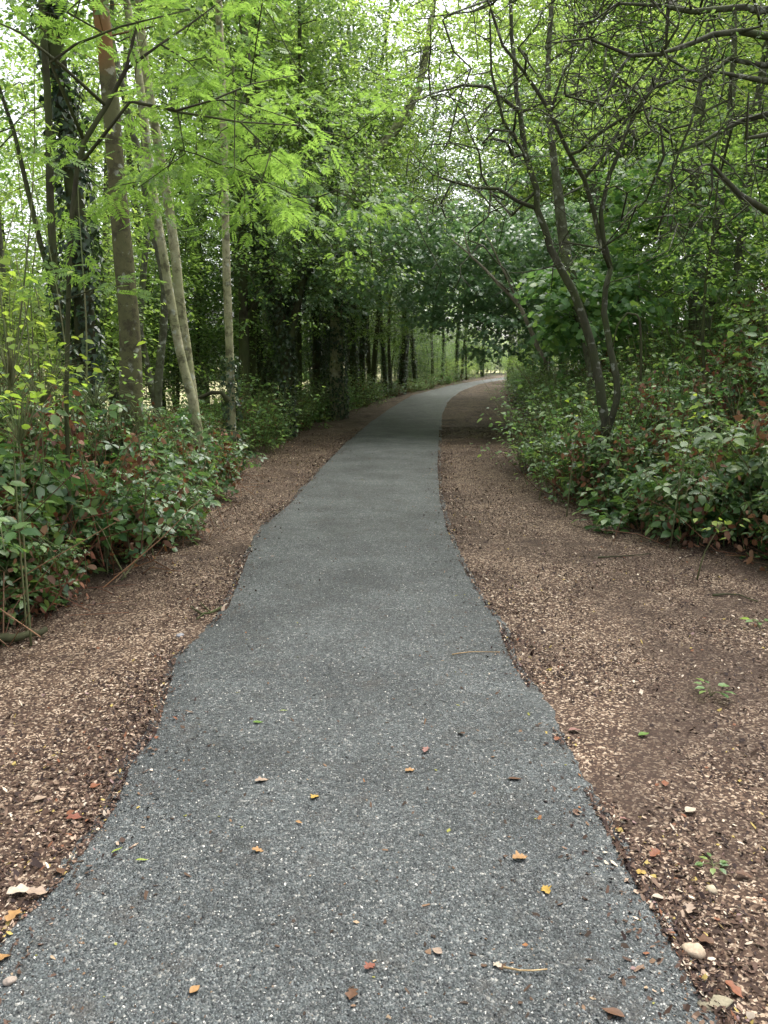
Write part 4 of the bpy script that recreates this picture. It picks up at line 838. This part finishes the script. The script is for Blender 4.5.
# low ground cover that nobody could count
def cover(n, name, mat, t, size, hmax, lab, zz=1.0):
    yy = 3.2 + 32 * R.rand(n) ** 1.5; side = R.rand(n) < .5; dd = R.rand(n) ** 1.25 * 6
    xx = np.where(side, f(VR, yy) + dd, f(VL, yy) - dd * .7) ; k = (np.abs(xx / yy) < .72) & (vnoise(xx, yy, .5, 41) * .6 + vnoise(xx, yy, .2, 42) * .4 + sstep(dd / .8) * .35 > .55); xx, yy = xx[k], yy[k]; n = len(xx)
    z = H(xx, yy) + .02 + hmax * R.rand(n) * sstep(np.maximum(xx - f(VR, yy), f(VL, yy) - xx) / .8) * vnoise(xx, yy, .8, 43)
    a = R.rand(n) * 6.28; D = np.stack([np.cos(a), np.sin(a), -.1 + .3 * R.randn(n)], 1); g = Geo()
    g.add(*leaves(t, np.stack([xx, yy, z], 1), D, np.array([0, 0, 1]) + R.randn(n, 3) * .4, size * (.5 + .8 * R.rand(n)) * (1 + yy / 30)))
    g.build(name, M[mat], None, kind='stuff', label=lab, cat='ground cover')
cover(26000, 'ivy_ground_cover', 'ivy', T_IVY, .06, .25, 'dark ivy and low leaves covering the banks under the trees')
cover(14000, 'low_herbs', 'herb', T_OV, .06, .45, 'light green low weeds covering the banks under the trees')
cover(9000, 'leaf_litter', 'dead', T_OV, .07, .03, 'brown fallen leaves lying under the bushes on both banks')

# ---------------------------------------------------------------- small single things
def flat_mat(name, col, rough=.6): return chip_mat(name, [(1, col), (1, tuple(c * .8 for c in col))], rough)
def oakleaf(L=1.0, lobes=3, w=.34):
    s = np.linspace(0, 1, 15); prof = w * np.sin(np.pi * s ** .8) * (1 + .38 * np.sin(s * lobes * 2 * np.pi)); prof[0] = prof[-1] = .015
    up = np.stack([s, prof, .16 * prof ** 1 + .05 * np.sin(s * 5)], 1); dn = np.stack([s, -prof, .22 * prof + .05 * np.sin(s * 5)], 1); mid = np.stack([s, 0 * s, .04 * np.sin(s * 5)], 1)
    V = np.concatenate([up, mid, dn]) ; n = 15; Fc = []
    for i in range(n - 1): Fc += [(i, n + i, n + i + 1, i + 1), (n + i, 2 * n + i, 2 * n + i + 1, n + i + 1)]
    return V - [.5, 0, 0], np.array(Fc)
COL = {'yellow': (0.413, 0.270, 0.060), 'orange': (0.32, 0.18, 0.07), 'beige': (0.315, 0.232, 0.170), 'brown': (0.112, 0.056, 0.030), 'red': (0.195, 0.068, 0.043), 'green': (0.098, 0.180, 0.025), 'lime': (0.240, 0.300, 0.051), 'cream': (0.450, 0.375, 0.289), 'pink': (0.270, 0.143, 0.119), 'rust': (0.210, 0.075, 0.034), 'grey': (0.120, 0.112, 0.102)}
for k, c in COL.items(): M['fl_' + k] = flat_mat('fallen_leaf_' + k, c)
def fallen(px, py, L, col, lobes, w, label, rot=None, curl=1.0, lift=0.0):
    x, y = gnd(px, py); v, fc = oakleaf(1, lobes, w); v = v * L; v[:, 2] = (v[:, 2] + .25 * L * ((v[:, 0] / L) ** 2) * curl * .6 + .1 * curl * v[:, 1] ** 2 / L) * curl
    V = np.concatenate([v, v - [0, 0, .0006]]); Fc = np.concatenate([fc, fc[:, ::-1] + len(v)])
    o = mesh('fallen_leaf', V, Fc.ravel(), np.full(len(Fc), 4), M['fl_' + col], None, True, label=label, cat='fallen leaf', group='fallen leaves on the path and verges')
    o.location = (x, y, float(surf(x, y)) + .006 + lift); o.rotation_euler = (R.randn() * .12, R.randn() * .12, rot if rot is not None else R.rand() * 6.28)
fallen(315, 801, .045, 'yellow', 3, .30, 'yellow lobed leaf in the middle of the path, right of the beige leaf', 1.1)
fallen(262, 783, .055, 'beige', 3, .26, 'beige withered leaf on the path left of the yellow lobed leaf', .5)
fallen(258, 855, .040, 'orange', 3, .26, 'small orange leaf on the path below the beige leaf', .1)
fallen(299, 827, .025, 'orange', 0, .25, 'tiny orange leaf scrap between the yellow lobed leaf and the orange leaf')
fallen(426, 753, .060, 'pink', 2, .22, 'pinkish brown leaf standing near the middle of the path', 1.3, 1.6)
fallen(410, 773, .042, 'orange', 2, .25, 'dull orange leaf just below the pinkish brown leaf', .4)
fallen(520, 861, .050, 'orange', 3, .34, 'bright orange curled leaf right of the path middle', .2, 1.8)
fallen(546, 892, .045, 'yellow', 3, .30, 'yellow leaf below and right of the bright orange curled leaf', 1.8, 1.5)
fallen(515, 780, .055, 'brown', 0, .2, 'long flat brown leaf near the right part of the path', 0, .4)
fallen(576, 811, .035, 'brown', 2, .3, 'small dark brown leaf close to the right path edge')
fallen(461, 735, .040, 'brown', 2, .3, 'small brown leaf above the long flat brown leaf')
fallen(370, 970, .038, 'red', 3, .32, 'reddish star-like leaf near the bottom centre of the path', .8)
fallen(352, 999, .042, 'brown', 2, .35, 'dark brown crumpled leaf at the bottom centre of the path')
fallen(195, 993, .034, 'orange', 0, .3, 'orange leaf scrap at the bottom left of the path', 1.0)
fallen(258, 723, .045, 'green', 0, .2, 'small fresh green leaf left of the path middle', .2, .5)
fallen(284, 711, .035, 'lime', 0, .12, 'thin pale green leaf right of the fresh green leaf', .3)
fallen(142, 860, .040, 'lime', 0, .12, 'thin yellow-green leaf at left, lower of two', .2)
fallen(117, 850, .040, 'lime', 0, .10, 'thin yellow-green leaf at left near the path edge', .9)
fallen(613, 1014, .055, 'brown', 0, .25, 'brown oval leaf at the bottom right of the path', 2.7)
fallen(497, 969, .030, 'cream', 2, .3, 'cream leaf scrap at the left end of the twig', 2.2)
fallen(437, 955, .032, 'beige', 0, .3, 'beige leaf scrap left of the twig')
fallen(3, 958, .05, 'orange', 2, .35, 'orange leaf at the left edge of the path near the bottom')
fallen(20, 890, .075, 'cream', 2, .3, 'large cream leaf on the verge at the left edge', .6, 1.2, .008)
fallen(38, 893, .065, 'beige', 2, .28, 'large beige leaf right beside the large cream leaf', .2, 1.2, .01)
fallen(14, 915, .060, 'orange', 2, .3, 'orange leaf below the large cream leaf on the left verge', 1.4, 1.2, .006)
fallen(74, 812, .055, 'red', 2, .34, 'dull red leaf on the left verge', .1, 1, .006)
fallen(575, 728, .055, 'pink', 0, .38, 'pink-brown oval leaf on the right edge of the path', .1, 1, .004)
fallen(557, 738, .040, 'rust', 2, .3, 'rusty leaf left of the pink-brown oval leaf', 1, 1, .004)
fallen(742, 553, .13, 'rust', 0, .30, 'large rusty dry leaf upright at the foot of the right brambles', 1.0, 1.6, .02)
fallen(665, 521, .16, 'rust', 0, .26, 'large rusty dry leaf under the right brambles', .3, 1.5, .03)
fallen(645, 528, .13, 'rust', 0, .24, 'narrow rusty dry leaf left of the other under the right brambles', .5, 1.3, .02)
fallen(644, 731, .050, 'green', 0, .3, 'single green leaf flat on the right verge', .2, 1, .004)
fallen(691, 808, .045, 'cream', 0, .42, 'cream white leaf on the dark soil of the right verge', .4, 1, .006)
fallen(40, 795, .05, 'beige', 0, .3, 'beige leaf among the chips on the left verge', 1, 1, .006)
fallen(660, 893, .05, 'cream', 0, .2, 'narrow cream leaf on the right verge above the round stone', .1, 1, .006)
spots = [(690, 905, .05, 'beige'), (655, 850, .045, 'rust'), (625, 815, .04, 'pink'), (705, 935, .05, 'brown'), (735, 985, .055, 'rust'), (640, 870, .04, 'yellow'), (745, 870, .05, 'brown'), (60, 870, .05, 'brown'), (95, 780, .04, 'rust'), (50, 760, .05, 'brown'), (110, 745, .04, 'beige'), (665, 780, .04, 'rust')]
near_what = ['beige dry leaf left of the round sandy stone', 'rust-coloured leaf on the right path edge above the small pale stone', 'pinkish leaf on the right path edge beside the thin debris', 'brown dry leaf right of the round sandy stone', 'rusty leaf right of the flat pale stone', 'faded yellow leaf on the right path edge', 'brown leaf right of the tiny green sprig',
             'brown leaf above the large cream leaf on the left', 'rusty leaf on the left verge by the path edge', 'brown leaf deep on the left verge', 'beige leaf close to the left path edge', 'rusty leaf above the cream white leaf on the right']
for (px, py, L_, c_), lb in zip(spots, near_what): fallen(px, py, L_, c_, R.randint(0, 4), R.uniform(.2, .36), lb, None, R.uniform(.8, 1.8), .005)
# twig on the path
M['twig'] = bark_mat('twig_bark', [(.20, .13, .06), (.36, .25, .13), (.48, .36, .2)], mossamt=.1)
def twig(pix, r, label, mat='twig', name='twig', cat='twig', lift=.006, ex=()):
    pts = [np.array([*gnd(a, b), 0]) for a, b in pix]
    for p in pts: p[2] = float(surf(p[0], p[1])) + r + lift
    g = Geo(); p, rr = smooth_poly(pts, np.linspace(r, r * .5, len(pts)), .03); rt = p[0].copy(); g.tube(p - rt + R.randn(*p.shape) * r * .25, rr, 7, lump=.2)
    for e in ex:
        q = [np.array([*gnd(a, b), 0]) for a, b in e]
        for z in q: z[2] = float(surf(z[0], z[1])) + r + lift
        p, rr = smooth_poly(q, np.linspace(r * .7, r * .3, len(q)), .03); g.tube(p - rt, rr, 6)
    o = g.build(name, M[mat], None, True, label=label, cat=cat); o.location = rt
twig([(503, 972), (520, 975), (547, 974)], .0032, 'straight pale twig lying across the lower path')
twig([(452, 655), (470, 652), (500, 652)], .003, 'thin twig lying near the right path edge further up')
twig([(713, 593), (735, 592), (758, 598)], .007, 'thin dark twig on the right verge by the frame edge', 'bark_dark')
twig([(598, 557), (625, 555), (650, 553)], .007, 'dark twig on the right verge left of the rusty leaves', 'bark_dark')
twig([(690, 535), (715, 538), (745, 536), (768, 530)], .012, 'dark stick under the brambles at the right edge', 'bark_dark')
twig([(640, 515), (690, 522), (740, 528)], .010, 'reddish brown stick along the foot of the right brambles', 'twig', lift=.05)
twig([(222, 606), (205, 612), (190, 605)], .008, 'dark twig with debris on the left edge of the path', 'bark_dark', ex=[[(210, 610), (200, 600)], [(205, 611), (196, 618)]])
twig([(-30, 640), (10, 640), (44, 632)], .035, 'short dark rotting log at the left edge under the brambles', 'bark_dark', 'log', 'log', 0)
twig([(115, 582), (135, 560), (160, 548)], .006, 'pale dead cane on the ground below the left brambles', 'cane_dead')
twig([(690, 400), (640, 415), (560, 402)], .008, 'long fallen stick half hidden in the right undergrowth', 'bark_dark', lift=.3)
# stones
def stone(px, py, s, asp, col, label):
    x, y = gnd(px, py); n1, n2 = 18, 12; V = [(0, 0, 1)]
    for i in range(1, n2):
        for j in range(n1):
            t, p = math.pi * i / n2, 2 * math.pi * j / n1; V.append((math.sin(t) * math.cos(p), math.sin(t) * math.sin(p), math.cos(t)))
    V.append((0, 0, -1)); V = np.array(V); nn = vnoise(V[:, 0] + px, V[:, 1] * 1.0 + V[:, 2] * 1.7, .6, 3); V = V * (.8 + .4 * nn)[:, None] + (vnoise(V[:, 0] * 3, V[:, 1] * 3 + V[:, 2] * 5, .5, 4) - .5)[:, None] * .08
    V = V * np.array(asp) * s; loops = []; sizes = []
    for j in range(n1): loops += [0, 1 + j, 1 + (j + 1) % n1]; sizes.append(3)
    for i in range(n2 - 2):
        for j in range(n1): a = 1 + i * n1; loops += [a + j, a + n1 + j, a + n1 + (j + 1) % n1, a + (j + 1) % n1]; sizes.append(4)
    L_ = len(V) - 1; a = 1 + (n2 - 2) * n1
    for j in range(n1): loops += [L_, a + (j + 1) % n1, a + j]; sizes.append(3)
    nm = 'stone_%d' % px; M[nm] = bark_mat('stone_mat', [tuple(c * .6 for c in col), col, tuple(c * 1.25 for c in col)], moss=tuple(c * .55 for c in col), mossamt=.5, scale=14, bump=.5, stretch=1)
    o = mesh('stone', V, loops, sizes, M[nm], None, True, label=label, cat='stone'); o.location = (x, y, float(surf(x, y)) + s * asp[2] * .45); o.rotation_euler = (0, 0, px)
stone(694, 945, .028, (1.05, .9, .7), (.50, .39, .28), 'round sandy stone on the right path edge near the bottom')
stone(715, 998, .040, (.6, 1.2, .16), (.26, .23, .16), 'flat elongated pale stone at the lower right path edge')
stone(712, 884, .018, (1, .8, .6), (.50, .42, .30), 'small pale stone on the right verge above the round stone')
stone(10, 982, .016, (1, .8, .6), (.36, .30, .25), 'small brown stone at the lower left edge of the photo')
stone(180, 632, .022, (1.1, .8, .5), (.32, .32, .33), 'small grey stone on the left path edge')
# seedlings
def seedling(px, py, n, size, label, mat='herb', hgt=.05, spread=.06):
    x, y = gnd(px, py); z = float(surf(x, y)); o = empty('seedling', (x, y, z), label=label, cat='seedling'); g = Geo(); a = np.arange(n) / n * 6.28 + R.rand(n); rr = spread * (.4 + .6 * R.rand(n))
    P = np.stack([np.cos(a) * rr, np.sin(a) * rr, hgt * (.6 + .6 * R.rand(n))], 1)
    for p in P: g.tube([np.zeros(3), p * [.4, .4, .8], p], [.0015, .0012, .001], 4, False)
    g.build('stem', M['cane'], o); g = Geo(); g.add(*leaves(T_OV, P, np.stack([np.cos(a), np.sin(a), 0 * a], 1), np.array([0, 0, 1]) + R.randn(n, 3) * .25, size * (.7 + .5 * R.rand(n)))); g.build('foliage', M[mat], o)
seedling(711, 693, 9, .055, 'small bright green seedling alone on the dark soil of the right verge')
seedling(714, 858, 8, .030, 'tiny green sprig on the right verge near the bottom', hgt=.015, spread=.04)
seedling(760, 625, 6, .05, 'small green sprig at the right edge of the photo')
# arching cane over the left verge
o = empty('bramble_cane', at(121, 577, 5.35) , label='long green bramble cane reaching out over the left verge, round leaves at its tip', cat='bramble')
rt = np.array(o.location); g = Geo(); cp = np.array([at(a, b, Y) - rt for a, b, Y in [(121, 577, 5.35), (140, 553, 5.5), (170, 520, 5.7), (195, 500, 5.95), (210, 490, 6.1)]]); p, r_ = smooth_poly(cp, [.006, .005, .004, .003, .002], .05); g.tube(p, r_, 5); g.build('cane', M['cane'], o)
s = np.r_[R.uniform(.15, 1, 14)]; idx = (s * (len(p) - 1)).astype(int); a = R.rand(14) * 6.28; g = Geo(); D = np.stack([np.cos(a), np.sin(a) * .6, -.2 + 0 * a], 1)
g.add(*leaves(T_TRI, p[idx] + D * .05, D, np.array([0, -.5, 1]) + R.randn(14, 3) * .3, .13 * (.7 + .5 * R.rand(14)))); g.build('foliage', M['bram'], o)
def lime_shoot(px, py, Y, n, spread, label, mat='yel', size=.058, rootxy=None):
    tip = at(px, py, Y); b = np.array([*(rootxy or (tip[0] - .1, tip[1] + .1)), 0]); b[2] = float(H(b[0], b[1])); o = empty('leafy_shoot', b, label=label, cat='shoot'); g = Geo(); q = tip - b
    g.tube(smooth_poly([np.zeros(3), q * [.3, .3, .5], q], [.007, .005, .002], .1)[0], smooth_poly([np.zeros(3), q * [.3, .3, .5], q], [.007, .005, .002], .1)[1], 5)
    P = q + R.randn(n, 3) * np.array(spread)
    for z in P[::2]: g.tube([q * [.8, .8, .85], (q + z) / 2, z], [.003, .002, .001], 3, False)
    g.build('stem', M['cane'], o); a = R.rand(n) * 6.28; g = Geo(); g.add(*leaves(T_OV, P, np.stack([np.cos(a), np.sin(a), -.3 + 0 * a], 1), np.array([0, 0, 1]) + R.randn(n, 3) * .4, size * (.7 + .5 * R.rand(n)))); g.build('foliage', M[mat], o)
lime_shoot(8, 335, 4.2, 70, (.12, .14, .20), 'lime green leafy shoot cut off by the left edge above the brambles')
lime_shoot(40, 365, 4.8, 80, (.22, .18, .14), 'yellow-green leafy shoot on top of the left brambles', size=.06)
lime_shoot(18, 400, 4.0, 60, (.16, .14, .10), 'yellow-green leafy shoot lowest at the left edge over the brambles', size=.055)
lime_shoot(95, 380, 6.2, 70, (.30, .18, .14), 'light green leafy shoot left of the thick brown trunk', 'lime')
lime_shoot(722, 520, 5.3, 14, (.10, .08, .05), 'yellow-green leaves low at the right edge beside the dry sticks', size=.06)
lime_shoot(585, 395, 7.6, 10, (.10, .08, .12), 'upright shoot with yellow leaves at the foot of the crooked tree', size=.07)
lime_shoot(698, 405, 6.3, 8, (.03, .03, .08), 'single upright shoot with yellow-green leaves in the right undergrowth', size=.07)

# ---------------------------------------------------------------- sky, light, camera
wd = bpy.data.worlds.new('World'); bpy.context.scene.world = wd; wd.use_nodes = True; N, L = wd.node_tree.nodes, wd.node_tree.links
bg = N['Background']; sk = N.new('ShaderNodeTexSky'); sk.sky_type = 'NISHITA'; sk.sun_disc = False; EL, AZ = math.radians(58), math.radians(40)
sk.sun_elevation = EL; sk.sun_rotation = AZ; sk.dust_density = 4; sk.air_density = 1.0
bw = N.new('ShaderNodeRGBToBW'); L.new(sk.outputs[0], bw.inputs[0]); mx = N.new('ShaderNodeMix'); mx.data_type = 'RGBA'; mx.inputs[0].default_value = .78
L.new(sk.outputs[0], mx.inputs[6]); L.new(bw.outputs[0], mx.inputs[7]); L.new(mx.outputs[2], bg.inputs[0]); bg.inputs[1].default_value = .15
sl = bpy.data.lights.new('sun', 'SUN'); sl.energy = 1.5; sl.angle = math.radians(70); sl.color = (1, .96, .9); so = bpy.data.objects.new('sun', sl); C.objects.link(so)
so.rotation_euler = (math.radians(90) - EL, 0, math.pi - AZ)
cam = bpy.data.cameras.new('camera'); co = bpy.data.objects.new('camera', cam); C.objects.link(co); co.location = (0, 0, CAM_H + .024); co.rotation_euler = (math.radians(90) - PITCH, 0, 0)
cam.sensor_fit = 'VERTICAL'; cam.sensor_height = 36; cam.lens = 36 * F / 1024; cam.clip_end = 3000; cam.clip_start = .05
sc = bpy.context.scene; sc.camera = co
sc.view_settings.view_transform = 'Standard'; sc.view_settings.look = 'None'; sc.view_settings.gamma = 1; sc.view_settings.exposure = 1.9
cy = sc.cycles; cy.max_bounces = 7; cy.diffuse_bounces = 4; cy.glossy_bounces = 2; cy.transmission_bounces = 4; cy.transparent_max_bounces = 4; cy.use_denoising = True; cy.sample_clamp_indirect = 6
cy.caustics_reflective = False; cy.caustics_refractive = False
